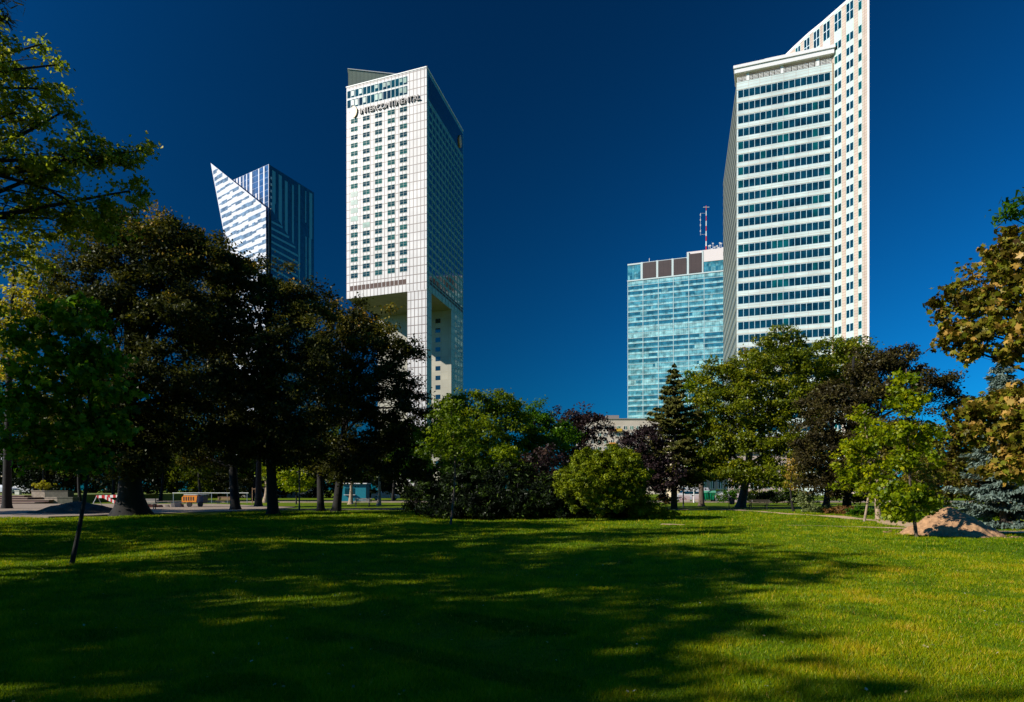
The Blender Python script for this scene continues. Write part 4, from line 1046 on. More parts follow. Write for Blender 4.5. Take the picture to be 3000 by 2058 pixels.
# the round bright shrub
def round_shrub():
    Y = 38.0; cx, cy, cz = gx(1770, Y), Y, gz_(1420, Y); rx, rz = 128 / F * Y, 112 / F * Y; rr = random.Random(4); bl = [((cx, cy, cz), (rx * .72, rx * .72, rz * .75))]
    for k in range(85):
        an = k * 2.39996; u = 1 - (k + .5) / 85 * 1.72; s = math.sqrt(max(0, 1 - u * u)); q = rr.uniform(.74, 1.02); r = rr.uniform(.24, .52)
        z = cz + rz * u * q
        if z < .25: continue
        bl.append(((cx + rx * s * q * math.cos(an), cy + rx * s * q * math.sin(an), z), (r, r, r * .8)))
    tree('round_shrub', 'big dome shaped bright green evergreen shrub', 'shrub', gb(1775, 1520), bl, 'juniper', leaf=0.105, cover=1.9, clump=0.17, trunk=0.12, inner=0.15, low=0.35, tm=0.52, tv=0.18, outw=1.0, rnd=0.45, shape='fold', flat=0.8, twig=0)
round_shrub()
tree('juniper_shrub', 'low spreading juniper at the foot of the dome shaped shrub', 'shrub', gb(1915, 1522),
     [pb(1900, 1495, 38, 60, 22), pb(1945, 1508, 38, 42, 15), pb(1890, 1475, 39, 35, 18)], 'juniper', leaf=0.12, cover=1.6, clump=0.25, trunk=0, shape='needle', asp=2.5, low=0.9, tm=0.55)
for (px, Y, bl, lb) in ((1700, 38.6, [pb(1680, 1505, 38.6, 55, 18), pb(1740, 1508, 38.6, 50, 15)], 'dark low juniper under the left side of the dome shaped shrub'),
                        (1820, 38.4, [pb(1800, 1505, 38.4, 60, 17), pb(1860, 1505, 38.6, 45, 18)], 'dark low juniper under the dome shaped shrub beside the bright juniper')):
    tree('juniper_shrub', lb, 'shrub', at(px, Y), bl, 'darkpine', leaf=0.14, cover=1.4, clump=0.25, trunk=0, shape='needle', asp=2.5, low=0.9)
tree('barberry_bush', 'small reddish bush beyond the low spreading juniper', 'shrub', at(1962, 62), [pb(1958, 1468, 62, 26, 14)], 'rust', leaf=0.16, cover=1.3, clump=0.3, trunk=0)

# --- right of centre
def spruce(name, label, px, Y, py_top, py_bot, half, kind, leaf=0.3, droop=0.25, levels=24, dens=1.0, tw=0.2, seed=1, group=None, bare=0.0):
    x, y = at(px, Y); root = thing(name, label, CATT, (x, y, 0), group=group); zt = gz_(py_top, Y); zb = max(0.3, gz_(py_bot, Y)); Rm = half / F * Y
    P, N, A, T = [], [], [], []; mb = MB(); rr = random.Random(seed)
    mb.tube([(0, 0, -0.1), (0, 0, zt * .5), (0, 0, zt)], [tw, tw * .6, 0.02], 8)
    for k in range(levels):
        t = k / (levels - 1); z = zb + (zt - zb) * (t ** 0.9); L = Rm * (1 - t) ** 0.8 * rr.uniform(0.8, 1.1) + 0.12
        nb = 9 if t < .8 else 6
        for j in range(nb):
            if rr.random() < bare: continue
            an = rr.uniform(0, 2 * math.pi); l = L * rr.uniform(0.65, 1.12); d = np.array((math.cos(an), math.sin(an), 0))
            pts = [np.array((0, 0, z)) + d * l * s + np.array((0, 0, -droop * l * s + 0.16 * l * s * s)) for s in (0, .35, .7, 1)]
            mb.tube(pts, [0.05 * l / Rm + .015, .03, .02, .008], 4, cap=False)
            m_ = int(dens * 46 * l / leaf * 0.3) + 10
            s = rng.uniform(0.18, 1.03, m_); side = rng.normal(0, 1, m_) * (0.20 * l * (1.05 - s) + .06)
            pe = np.stack([-np.sin(an) * np.ones(m_), np.cos(an) * np.ones(m_), np.zeros(m_)], 1)
            q = np.array((0, 0, z)) + d * (l * s)[:, None] + pe * side[:, None] + np.array((0, 0, 1)) * (-droop * l * s + .16 * l * s * s - abs(side) * .25 + rng.normal(0, .05, m_))[:, None]
            P.append(q); A.append(d * 1.0 + pe * np.sign(side)[:, None] * .7 + rng.normal(0, .35, (m_, 3)) - np.array((0, 0, .2))); N.append(np.array((0, 0, .8)) + .3 * d + rng.normal(0, .4, (m_, 3))); T.append(0.25 + 0.35 * s + rng.normal(0, .15, m_))
    P, N, A, T = map(np.concatenate, (P, N, A, T))
    leaf_mesh('crown', P, N, leaf * rng.uniform(.6, 1.3, len(P)), np.clip(T, 0, 1), 'needle', LMAT(kind), root, along=A, asp=3.2)
    mb.build('trunk', B_brown, root, smooth=True); return root
spruce('spruce_tree', 'tall narrow spruce standing in front of the glass tower', 1975, 60, 1072, 1410, 125, 'spruce', leaf=0.34, levels=21, dens=2.3, tw=0.3, seed=2, bare=0.22, droop=0.12)
tree('plum_tree', 'dark purple plum tree in front of the beige apartment block', CATT, at(1880, 54),
     [pb(1850, 1310, 54, 60, 40), pb(1900, 1290, 54, 60, 40), pb(1860, 1370, 54, 70, 45), pb(1930, 1370, 54, 60, 60), pb(1930, 1430, 54, 60, 40)], 'purple', leaf=0.22, cover=1.05, clump=0.65, trunk=0.18, tm=0.35)
BG = 'big green trees in front of the towers at the right'
tree('plane_tree', 'broad green plane tree with a peaked crown covering the foot of the office tower', CATT, at(2170, 64),
     [pb(2285, 1010, 62, 70, 50), pb(2230, 1070, 61, 90, 60), pb(2340, 1070, 62, 80, 60), pb(2120, 1110, 61, 85, 60), pb(2250, 1160, 60, 110, 70), pb(2130, 1210, 60, 110, 80), pb(2330, 1200, 60, 90, 90), pb(2210, 1290, 59, 120, 70), pb(2090, 1310, 60, 90, 70), pb(2300, 1320, 58, 80, 60), pb(2130, 1385, 60, 110, 40), pb(2230, 1390, 58, 90, 40), pb(2300, 1420, 57, 50, 28), pb(2060, 1395, 60, 60, 35)],
     'olive', leaf=0.24, cover=1.6, clump=0.85, trunk=0.40, group=BG, tm=0.5, bk=B_brown, fork=0.22)
tree('plane_tree', 'green plane tree under the blade wing, its top against the pink stone', CATT, at(2420, 66),
     [pb(2440, 1040, 66, 85, 45), pb(2500, 1030, 66, 50, 45), pb(2400, 1110, 65, 85, 60), pb(2480, 1120, 65, 70, 60)], 'olive', leaf=0.25, cover=1.4, clump=0.85, trunk=0.3, group=BG, tm=0.52, hole=0.1)
tree('plane_tree', 'smaller green tree between the spruce and the broad plane tree', CATT, at(2055, 70),
     [pb(2035, 1130, 70, 45, 50), pb(2060, 1170, 70, 50, 60), pb(2040, 1260, 70, 60, 60), pb(2060, 1360, 68, 70, 50)], 'green', leaf=0.30, cover=1.1, clump=0.85, trunk=0.28, group=BG, tm=0.5, bk=B_brown, fork=0.4)
tree('beech_tree', 'brown purple beech with a wide dark crown behind the lime green saplings', CATT, at(2480, 50),
     [pb(2430, 1180, 51, 75, 60), pb(2560, 1080, 52, 80, 50), pb(2640, 1060, 52, 70, 45), pb(2510, 1180, 50, 100, 80), pb(2640, 1160, 51, 80, 80), pb(2420, 1290, 49, 90, 80), pb(2560, 1300, 49, 100, 80), pb(2400, 1400, 48, 80, 60), pb(2500, 1420, 48, 80, 50), pb(2740, 1130, 52, 60, 40), pb(2780, 1180, 52, 40, 45)],
     'beech', leaf=0.21, cover=1.9, clump=0.8, trunk=0.3, tm=0.42, tv=0.2)
tree('bushy_tree', 'brown green bushy thicket behind the soil heap', CATT, at(2760, 44),
     [pb(2740, 1290, 44, 80, 60), pb(2830, 1330, 44, 60, 70), pb(2740, 1380, 43, 80, 60), pb(2820, 1430, 42, 60, 50)], 'autumn', leaf=0.2, cover=1.0, clump=0.55, trunk=0.1, tm=0.25)
tree('silver_bush', 'silvery green bush at the edge of the dark trees', 'shrub', at(2367, 50), [pb(2365, 1462, 49, 30, 30), pb(2375, 1490, 49, 28, 15)], 'silver', leaf=0.15, cover=1.4, clump=0.3, trunk=0, low=0.8)
tree('reddish_tree', 'small tree with coppery leaves over the silvery green bush', CATT, at(2325, 52), [pb(2325, 1420, 52, 28, 40), pb(2330, 1370, 52, 30, 40)], 'autumn', leaf=0.2, cover=0.9, clump=0.45, trunk=0.1, tm=0.6)
for (px, Y, bl, kd, lb) in (
    (2440, 47, [pb(2450, 1500, 46, 35, 14), pb(2480, 1495, 46, 30, 15)], 'rust', 'low brownish bush beside the sandy path'),
    (2410, 48, [pb(2420, 1495, 47, 25, 16)], 'darkpine', 'low dark bush next to the silvery green bush'),
    (2510, 44, [pb(2515, 1500, 43, 30, 18), pb(2550, 1505, 43, 25, 14)], 'midgreen', 'low green bush at the foot of the forked pale tree')):
    tree('low_bush', lb, 'shrub', at(px, Y), bl, kd, leaf=0.14, cover=1.5, clump=0.25, trunk=0, low=0.9, group='low bushes along the sandy path')
tree('forked_tree', 'small tree with a pale forked trunk beside the soil heap', CATT, gb(2575, 1522),
     [pb(2600, 1280, 38, 70, 50), pb(2550, 1330, 38, 60, 50), pb(2640, 1360, 38, 60, 50), pb(2700, 1400, 37, 70, 45), pb(2700, 1460, 36.5, 60, 40)], 'autumn', leaf=0.18, cover=0.85, clump=0.45, trunk=0.16, bk=B_pale, tm=0.42, fork=0.12)
tree('sapling', 'tall lime green sapling whose stem stands in front of the soil heap', CATT, gb(2685, 1577),
     [pb(2655, 1110, 23.4, 34, 40), pb(2640, 1180, 23.4, 50, 45), pb(2700, 1190, 23.4, 45, 40), pb(2650, 1260, 23.4, 65, 50), pb(2720, 1280, 23.4, 40, 45), pb(2670, 1350, 23.4, 75, 50), pb(2650, 1440, 23.4, 85, 50), pb(2690, 1480, 23.4, 60, 40), pb(2620, 1500, 23.4, 50, 28)],
     'lime', leaf=0.135, cover=0.85, clump=0.34, trunk=0.06, group=SP, bk=B_brown, shape='maple', fork=0.2, top=W(2655, 1080, 23.4), flare=1.2, hole=0.15, inner=0.4)
tree('sapling', 'lime green sapling with a thin white stem beside the sandy path', CATT, gb(2532, 1532),
     [pb(2530, 1230, 34.3, 35, 35), pb(2560, 1290, 34.3, 55, 45), pb(2500, 1320, 34.3, 55, 50), pb(2540, 1380, 34.3, 70, 45), pb(2510, 1420, 34.3, 55, 35)],
     'lime', leaf=0.145, cover=0.85, clump=0.38, trunk=0.06, group=SP, bk=B_pale, shape='maple', fork=0.3, flare=1.1, hole=0.1, inner=0.4)
tree('sapling', 'big leaved green sapling with a dark stem, nearest to the camera', CATT, gb(210, 1652),
     [pb(230, 930, 15.1, 90, 60), pb(140, 1000, 15.1, 110, 70), pb(280, 1030, 15.1, 90, 70), pb(190, 1110, 15.1, 150, 80), pb(330, 1160, 15.1, 80, 70), pb(80, 1180, 15.1, 110, 80), pb(220, 1250, 15.1, 140, 75), pb(350, 1260, 15.1, 80, 55), pb(100, 1310, 15.1, 110, 60), pb(260, 1350, 15.1, 90, 45)],
     'midgreen', leaf=0.15, cover=0.75, clump=0.32, trunk=0.05, group=SP, shape='maple', fork=0.32, top=W(225, 900, 15.1), flare=1.1, hole=0.2, inner=0.45, tm=0.72, tv=0.24)
spruce('blue_spruce', 'blue grey spruce with a bare brown tip at the picture edge', 2940, 29, 1030, 1530, 135, 'blue', leaf=0.16, levels=26, dens=2.2, tw=0.16, seed=5, droop=0.15)
# near maple reaching in from the right, trunk outside the frame
def near_maple():
    bl = [pb(2960, 760, 11, 90, 80), pb(2900, 870, 11, 100, 70), pb(2810, 900, 11, 75, 55), pb(2850, 970, 10.8, 85, 50), pb(2960, 940, 10.5, 90, 75), pb(2780, 1010, 11, 40, 30), pb(2860, 1030, 10.8, 60, 25), pb(2960, 1030, 10.5, 60, 30), pb(2990, 680, 11, 35, 35), pb(3050, 800, 10.5, 130, 160),
          pb(2960, 1190, 10.5, 90, 40), pb(2880, 1210, 10.5, 90, 40), pb(2930, 1290, 10.3, 110, 45), pb(2830, 1240, 10.6, 50, 30), pb(2990, 1370, 10.2, 70, 60), pb(3080, 1250, 10, 130, 150), pb(2950, 1380, 10.4, 50, 40)]
    tree('maple_tree', 'near maple with copper edged green leaves reaching in beside the soil heap', CATT, (10.8, 10.2), bl, 'autumn', leaf=0.10, cover=1.15, clump=0.22, trunk=0.13, shape='maple',
         tm=0.46, tv=0.26, top=(9.6, 10.4, 6.0), twig=0.3, inner=0.35, flat=0.5, up=0.45, rnd=0.8)
    tree('locust_tree', 'dark drooping branch tip entering high above the copper edged maple', CATT, (12.5, 13.0), [pb(2985, 590, 13, 45, 28), pb(2965, 640, 13, 35, 35), pb(3060, 600, 13, 70, 60)], 'midgreen', leaf=0.12, cover=0.9, clump=0.22, trunk=0.12, shape='needle', asp=2.5, tm=0.35, top=(11.2, 13, 7.8), fork=0.6)
near_maple()
tree('golden_bush', 'yellow bush in the stone planter', 'shrub', at(128, 84.6), [pb(128, 1424, 84.6, 24, 13)], 'gold', leaf=0.2, cover=1.5, clump=0.35, trunk=0, tm=0.35)

def far_wood(name, label, x0, x1, Y0, h, n, kind, seed=0):
    bl = []
    for k in range(n):
        x = x0 + (x1 - x0) * (k + .5) / n; hh = h * random.uniform(.75, 1.1); w = (x1 - x0) / n
        bl.append(((x, Y0 + random.uniform(-4, 4), hh * .5), (w * .8, 4, hh * .55)))
    P, N, T, _ = foliage(bl, 0.75, 1.7, 2.0, low=0.9)
    P[:, 2] = np.abs(P[:, 2])
    o = leaf_mesh(name, P, N, .75 * rng.uniform(.6, 1.3, len(P)), np.clip(.4 + .12 * T + rng.normal(0, .1, len(P)), 0, 1), 'diamond', LMAT(kind), None)
    tag(o, label, 'wood', kind='stuff')
far_wood('far_trees', 'dark mass of trees far off behind the plaza and its parked cars', -150, -12, 138, 15, 26, 'darkpine')
far_wood('far_trees', 'dark mass of trees far off behind the dome shaped shrub', -12, 32, 138, 11, 9, 'darkpine')
far_wood('far_trees', 'dark mass of trees far off behind the soil heap and the blue spruce', 62, 150, 140, 13, 16, 'plum')

tree('hedge', 'dark clipped hedge standing across the grass behind the bench', 'hedge', at(2250, 74), [pb(2195 + k * 28, 1458, 74, 22, 15, 25) for k in range(6)], 'darkpine', leaf=0.2, cover=1.8, clump=0.4, trunk=0, low=.9, tm=.6)

for px, w_, lb, kd in ((2130, 40, 'green shrub hiding part of the street fence', 'midgreen'), (2290, 60, 'leafy green shrub beyond the bench', 'green'), (2215, 40, 'olive shrub between the dark red car and the hedge', 'olive')):
    tree('street_shrub', lb, 'shrub', at(px, 86), [pb(px - w_ * .4, 1452, 86, w_ * .5, 15), pb(px + w_ * .4, 1448, 86, w_ * .5, 20)], kd, leaf=0.22, cover=1.6, clump=0.5, trunk=0, low=.9, group='shrubs along the street')

tree('thicket', 'dark green thicket filling the gap between the soil heap and the blue spruce', 'shrub', at(2830, 60), [pb(2760, 1400, 60, 60, 70), pb(2850, 1390, 60, 70, 80), pb(2940, 1390, 60, 70, 90), pb(3030, 1380, 60, 70, 90)], 'beech', leaf=0.24, cover=1.6, clump=0.8, trunk=0, low=.9, tm=.45)

# ------------------------------------------------------------------ soil heap
def soil_heap(name, label, cx, cy, rx, ry, h, m, n=90, seed=0.0, amp=1.0):
    root = None; g = np.linspace(-1.25, 1.25, n); X, Yg = np.meshgrid(g, g)
    rr = np.sqrt(X ** 2 + Yg ** 2) * (1 + 0.07 * np.sin(3 * np.arctan2(Yg, X) + seed) + .05 * np.sin(7 * np.arctan2(Yg, X) + 2 * seed))
    Z = h * np.clip(1 - rr, -0.1, 1) ** 1.0 if False else h * np.clip(1.06 - np.sqrt(rr ** 2 + 0.035), -0.08, 1)
    Z += h * amp * (0.035 * np.sin(X * 13 + Yg * 7) * np.sin(Yg * 11) + 0.02 * np.sin(X * 31 + 3 * Yg) * np.sin(Yg * 29) + rng.normal(0, .012, X.shape)) * (rr < 1.05)
    xx, yy = cx + X * rx, cy + Yg * ry; zz = gh(xx, yy) + Z
    v = np.stack([xx - cx, yy - cy, zz], -1).reshape(-1, 3); i = np.arange((n - 1) ** 2); a = (i // (n - 1)) * n + i % (n - 1)
    me = bpy.data.meshes.new(name); me.from_pydata(v.tolist(), [], np.stack([a, a + 1, a + n + 1, a + n], -1).tolist()); me.polygons.foreach_set('use_smooth', np.ones((n - 1) ** 2, dtype=bool)); me.update()
    o = link(name, me, m); o.location = (cx, cy, 0); tag(o, label, 'soil heap'); return o
M_soil = mat('dug_soil', (0.38, 0.215, 0.105), 0.95, var=0.35, scale=7, bump=0.8)
soil_heap('soil_heap', 'heap of light brown dug soil beside the lime green sapling', gx(2797, 25.3), 25.6, 1.62, 1.35, 1.16, M_soil, seed=1)
soil_heap('soil_heap', 'dark heap of earth in the shade in front of the plaza', gx(230, 47), 47, 3.4, 1.6, 1.0, mat('dark_soil', (0.07, 0.055, 0.04), 0.95, var=.4, scale=4, bump=.8), seed=3)
# clods on and round the light heap
mb = MB()
for k in range(160):
    an, d = random.uniform(0, 6.28), random.uniform(0.7, 1.5); x, y = gx(2800, 25.3) + 1.62 * d * math.cos(an), 25.6 + 1.3 * d * math.sin(an)
    s = random.uniform(0.015, 0.06); zb = float(gh(x, y)) + max(0, .98 * (1.06 - math.sqrt(d * d + .035)))
    mb.prism([(x - s, y - s, zb - .01), (x + s, y - s * .6, zb - .01), (x + s * .7, y + s, zb - .01), (x - s * .8, y + s * .7, zb - .01)], (random.uniform(-.3, .3) * s, 0, s * random.uniform(.7, 1.3)))
o = mb.build('soil_clods', M_soil); tag(o, 'crumbs and clods of soil scattered round the light heap', 'soil', kind='stuff')

def M4(loc, rz=0.0, tilt=0.0):
    from mathutils import Matrix
    return Matrix.Translation(loc) @ Matrix.Rotation(rz, 4, 'Z') @ Matrix.Rotation(tilt, 4, 'Y')

# ------------------------------------------------------------------ benches
def make_bench(label, x, y, rz, wm, z=None):
    r = thing('park_bench', label, 'bench', (x, y, float(gh(x, y)) if z is None else z), rz, 'park benches')
    mb = MB()
    for k in range(4): mb.box(-0.85, 0.85, -0.22 + k * .12, -0.13 + k * .12, 0.43, 0.47)
    mb.build('seat', wm, r)
    mb = MB()
    for k in range(3): mb.box(-0.85, 0.85, 0.25 + k * .02, 0.28 + k * .02, 0.52 + k * .12, 0.61 + k * .12)
    mb.build('backrest', wm, r)
    for s in (-0.65, 0.65):
        mb = MB(); mb.box(s - .03, s + .03, -0.22, -0.16, 0, 0.428); mb.box(s - .03, s + .03, 0.18, 0.245, 0, 0.86); mb.box(s - .028, s + .028, -0.16, 0.18, 0.36, 0.425)
        mb.build('leg', M_dark, r)
    return r
x, y = at(2221, 56.5); make_bench('dark bench on the sunny grass near the broad plane tree', x, y, R(180), mat('dark_bench_wood', (0.06, 0.045, 0.03), 0.7))
x, y = at(428, 56); make_bench('bench with pale slats at the foot of the flared maple trunk', x, y, R(8), mat('pale_bench_wood', (0.42, 0.38, 0.33), 0.7), z=0.075)
x, y = at(656, 80); make_bench('brown bench beyond the forked maple trunk', x, y, R(0), M_wood)
x, y = at(1062, 66); make_bench('shaded bench right of the pale trunk by the teal kiosk', x, y, R(0), mat('grey_bench_wood', (0.22, 0.21, 0.20), 0.7))

# ------------------------------------------------------------------ litter bin on its post
def bin_(label, px, Y):
    x, y = at(px, Y); r = thing('litter_bin', label, 'bin', (x, y, 0))
    mb = MB(); mb.tube([(0, 0, .42), (0, 0, .5), (0, 0, .95)], [.17, .2, .23], 12); mb.build('basket', mat('dark_brown_slats', (0.07, 0.04, 0.025), .7), r)
    mb = MB(); mb.tube([(0, 0, .955), (0, 0, .98)], [.25, .25], 12); mb.build('rim', M_dark, r)
    mb = MB(); mb.tube([(-.26, 0, 0), (-.26, 0, 1.0)], .035, 8); mb.build('post', M_dark, r)
bin_('small dark litter bin left of the bench on the sunny grass', 2145, 57.5)

# ------------------------------------------------------------------ green waste container
def container():
    x, y = at(2073, 90); r = thing('waste_container', 'large green plastic waste container on wheels at the kerb', 'container', (x, y, 0.13))
    g = mat('green_plastic', (0.0, 0.20, 0.09), 0.45)
    mb = MB(); b = [(-.75, -.42, .22), (.75, -.42, .22), (.75, .42, .22), (-.75, .42, .22)]; t = [(-.9, -.52, 1.15), (.9, -.52, 1.15), (.9, .52, 1.15), (-.9, .52, 1.15)]
    mb.face(b[::-1]); mb.face(t)
    for i in range(4): mb.face([b[i], b[(i + 1) % 4], t[(i + 1) % 4], t[i]])
    for k in range(5): mb.box(-.7 + k * .32, -.64 + k * .32, -.53, -.47, .3, 1.1)
    mb.build('body', g, r)
    mb = MB(); mb.prism([(-.95, -.57, 1.16), (-.95, .57, 1.16), (-.95, .35, 1.42), (-.95, -.35, 1.42)], (1.9, 0, 0)); mb.build('lid', mat('paler_green_plastic', (0.10, 0.33, 0.2), .45), r)
    for sx in (-.6, .6):
        for sy in (-.35, .35):
            mb = MB(); mb.tube([(sx - .04, sy, .1), (sx + .04, sy, .1)], .1, 12); mb.build('wheel', M_rubber, r)
container()

# ------------------------------------------------------------------ cars
def make_car(label, x, y, z, rz, paint, van=False, group='cars parked along the street'):
    r = thing('parked_car', label, 'car', (x, y, z), rz, group)
    L, Wd = 4.3, 1.74
    if van: prof = [(-2.2, .3), (-2.2, 1.6), (-2.0, 1.95), (1.0, 1.95), (1.65, 1.15), (2.2, .95), (2.25, .3)]; win = [(-1.9, 1.15), (-1.8, 1.75), (.9, 1.75), (1.4, 1.15)]
    else: prof = [(-2.15, .3), (-2.2, .75), (-2.05, 1.0), (-1.55, 1.05), (-.95, 1.43), (.3, 1.46), (1.0, 1.02), (1.95, .85), (2.15, .65), (2.15, .3)]; win = [(-1.35, 1.05), (-.85, 1.36), (.25, 1.38), (.85, 1.04)]
    def side(s, inset): return [(a, s * (Wd / 2 - inset - (.17 if b > 1.1 else 0) - (0.03 if b < .5 else 0)), b) for a, b in prof]
    mb = MB(); l, rr_ = side(1, 0), side(-1, 0); mb.face(l[::-1]); mb.face(rr_)
    for i in range(len(prof)):
        j = (i + 1) % len(prof); mb.face([l[i], l[j], rr_[j], rr_[i]])
    mb.build('body', paint, r)
    for s in (1, -1):
        mb = MB(); q = [(a, s * (Wd / 2 - .02 - .17 * (b - .95) / .45 + .02), b) for a, b in win]; mb.prism(q, (0, s * .012, 0)); mb.build('side_window', G_blue, r)
    mb = MB()
    q = ([(1.0, -.62, 1.9), (1.0, .62, 1.9), (1.63, .7, 1.2), (1.63, -.7, 1.2)] if van else [(.36, -.6, 1.42), (.36, .6, 1.42), (.98, .68, 1.06), (.98, -.68, 1.06)])
    mb.prism([(a + .03, b, c + .02) for a, b, c in q], (.01, 0, .01)); mb.build('windscreen', G_blue, r)
    for sx in (-1.35, 1.35):
        for s in (1, -1):
            mb = MB(); mb.tube([(sx, s * (Wd / 2 - .2), .31), (sx, s * (Wd / 2 + .01), .31)], .31, 18); w = mb.build('wheel', M_rubber, r)
            mb = MB(); mb.tube([(sx, s * (Wd / 2 + .0), .31), (sx, s * (Wd / 2 + .03), .31)], .19, 12); mb.build('rim', M_grey, w)
    for s in (-.6, .6):
        mb = MB(); mb.box(2.12, 2.19, s - .16, s + .16, .62, .78); mb.build('headlight', M_white, r)
    return r
P_silver = mat('silver_car_paint', (0.62, 0.64, 0.68), 0.25, var=0.02); P_white = mat('white_car_paint', (0.5, 0.5, 0.5), 0.3, var=.02); P_dark = mat('dark_red_car_paint', (0.10, 0.03, 0.03), 0.3, var=.02)
x, y = at(8, 112); make_car('silver car nearest the picture edge on the terrace', x, y, 1.02, R(0), P_silver)
x, y = at(72, 116); make_car('pale car half hidden by leaves behind the little stone pillar', x, y, 1.02, R(0), P_white)
x, y = at(2028, 94.5); make_car('white van left of the green container', x, y, 0.02, R(180), P_white, van=True)
x, y = at(2122, 95); make_car('white car just right of the green container', x, y, 0.02, R(180), P_white)
x, y = at(2190, 95.5); make_car('dark red car behind the forked park trees', x, y, 0.02, R(180), P_dark)
x, y = at(1130, 110); make_car('pale car glimpsed right of the tan trunked tree', x, y, 0.02, R(0), P_white)

# ------------------------------------------------------------------ steps, blocks and planter at the left
def stepped():
    r = thing('steps', 'long low stone steps rising from the plaza to the terrace', 'steps', (-72, 81, 0))
    rm = mat('dark_step_riser', (0.16, 0.09, 0.08), .85, var=.2)
    for k in range(4):
        y0 = 78 + k * 1.7; x1 = -54.6 + (-1.6 * k if k > 1 else .5 * k)
        mb = MB(); mb.box(-90, x1, y0, 85, 0.0 if k == 0 else 0.25 * k + .003, 0.25 * (k + 1) - .06); o = wbuild(mb, 'riser', rm, r)
        mb = MB(); mb.box(-90, x1 + .1, y0 - .08, 85, 0.25 * (k + 1) - .06, 0.25 * (k + 1)); wbuild(mb, 'tread', M_pave, r)
stepped()
def block(name, label, x, y, z, w, d, h, m, cat='stone block', group=None):
    r = thing(name, label, cat, (x, y, z), 0, group)
    mb = MB(); mb.box(-w / 2, w / 2, -d / 2, d / 2, 0, h - .1); mb.build('base', m, r)
    mb = MB(); mb.box(-w / 2 - .05, w / 2 + .05, -d / 2 - .05, d / 2 + .05, h - .1, h); mb.build('cap', m, r); return r
def pblock(name, label, pa, pc, y, pt, pbm, m, cat='stone block', group=None, d=1.2):
    x0, x1 = gx(pa, y), gx(pc, y); z0, z1 = gz_(pbm, y), gz_(pt, y); block(name, label, (x0 + x1) / 2, y, z0, x1 - x0, d, z1 - z0, m, cat, group)
GB = 'stone blocks at the end of the steps'
pblock('stone_block', 'large pale stone block under the yellow bush', 102, 141, 84.6, 1437.5, 1472, M_stone, group=GB)
pblock('stone_block', 'long dark stone block behind the nearest sapling stem', 142, 208, 84.0, 1438, 1473, mat('dark_stone', (0.09, 0.085, 0.06), .9, var=.3), group=GB)  # darker tone than the pale blocks
pblock('stone_block', 'low pale stone block in front of the large one', 141, 178, 81.0, 1457, 1477, M_stone, group=GB)
pblock('stone_block', 'low dark stone block right of the low pale one', 179, 222, 80.5, 1457, 1477, mat('dark_stone', (0.09, 0.085, 0.06), .9), group=GB)
pblock('stone_pillar', 'little whitish stone pillar in front of the pale parked cars', 47, 60, 92, 1437, 1451, mat('whitish_stone', (0.6, 0.58, 0.52), .8), cat='pillar', d=.5)

# ------------------------------------------------------------------ red and white barriers
def barrier(label, px0, px1, Y, z0, z1, h, trestle=True, board_tilt=0.0):
    x0, x1 = gx(px0, Y), gx(px1, Y); xm = (x0 + x1) / 2; r = thing('striped_barrier', label, 'barrier', (xm, Y, 0.075), 0, 'striped barriers on the plaza'); n = 9; mb = MB()
    for k in range(n):
        a, b = k / n, (k + 1) / n; xa, xb = x0 + (x1 - x0) * a - xm, x0 + (x1 - x0) * b - xm; za, zb = z0 + (z1 - z0) * a, z0 + (z1 - z0) * b
        mb.prism([(xa, 0, za), (xb, 0, zb), (xb, 0, zb + h), (xa, 0, za + h)], (0, .05, 0), k % 2)
    mb.build('board', [M_red, M_white], r)
    if trestle:
        for s in (x0 - xm + .1, x1 - xm - .1):
            mb = MB(); mb.tube([(s, .03, z0 + h), (s - .35, -.25, 0)], .03, 6); mb.tube([(s, .03, z0 + h), (s + .35, .3, 0)], .03, 6); mb.build('trestle', M_grey, r)
barrier('level red and white barrier board on trestle legs', 281, 356, 66, 0.78, 0.86, 0.26)
barrier('red and white barrier board fallen at a slant', 302, 350, 61, 0.85, 0.12, 0.30, trestle=False)

# ------------------------------------------------------------------ orange site wagon
def wagon():
    x, y = at(571, 64); r = thing('site_wagon', 'small orange compressor wagon with a dark open end on the plaza', 'trailer', (x, y, 0.06))
    mb = MB(); mb.prism([(-1.0, -.5, .45), (.35, -.5, .45), (.45, -.5, 1.1), (-.75, -.5, 1.12), (-1.0, -.5, .9)], (0, 1.0, 0)); b = mb.build('body', M_orange, r)
    mb = MB()
    for k in range(5): mb.box(-.85 + k * .22, -.75 + k * .22, -.515, -.5, .6, .95)
    mb.build('vent', M_dark, b)
    mb = MB(); mb.box(.4, 1.0, -.48, .48, .35, 1.02); mb.build('engine_box', mat('dark_blue_paint', (.01, .015, .05), .5), r)
    mb = MB(); mb.box(-.8, 1.1, -.54, .54, 1.12, 1.17); mb.build('cover', M_white, r)
    for sx in (-.25, .75):
        mb = MB(); mb.tube([(sx, -.6, .24), (sx, -.46, .24)], .24, 14); mb.build('wheel', M_rubber, r)
    mb = MB(); mb.tube([(-1.0, 0, .4), (-1.8, 0, .35)], .04, 6); mb.tube([(-1.75, 0, .36), (-1.75, 0, 0)], .03, 6); mb.build('drawbar', M_dark, r)
wagon()
def pile(label, px, Y, m, seed):
    rr = random.Random(seed); x, y = at(px, Y); mb = MB()
    for k in range(9):
        s = rr.uniform(.1, .25); a, b = rr.uniform(-.6, .6), rr.uniform(-.3, .3)
        mb.prism([(a - s, b - s, 0), (a + s, b - s * .6, 0), (a + s * .8, b + s, 0), (a - s * .7, b + s, 0)], (rr.uniform(-.1, .1), 0, s * 1.6))
    o = mb.build('rubble_pile', m); o.location = (x, y, .07); tag(o, label, 'rubble', group='rubble piles on the plaza')
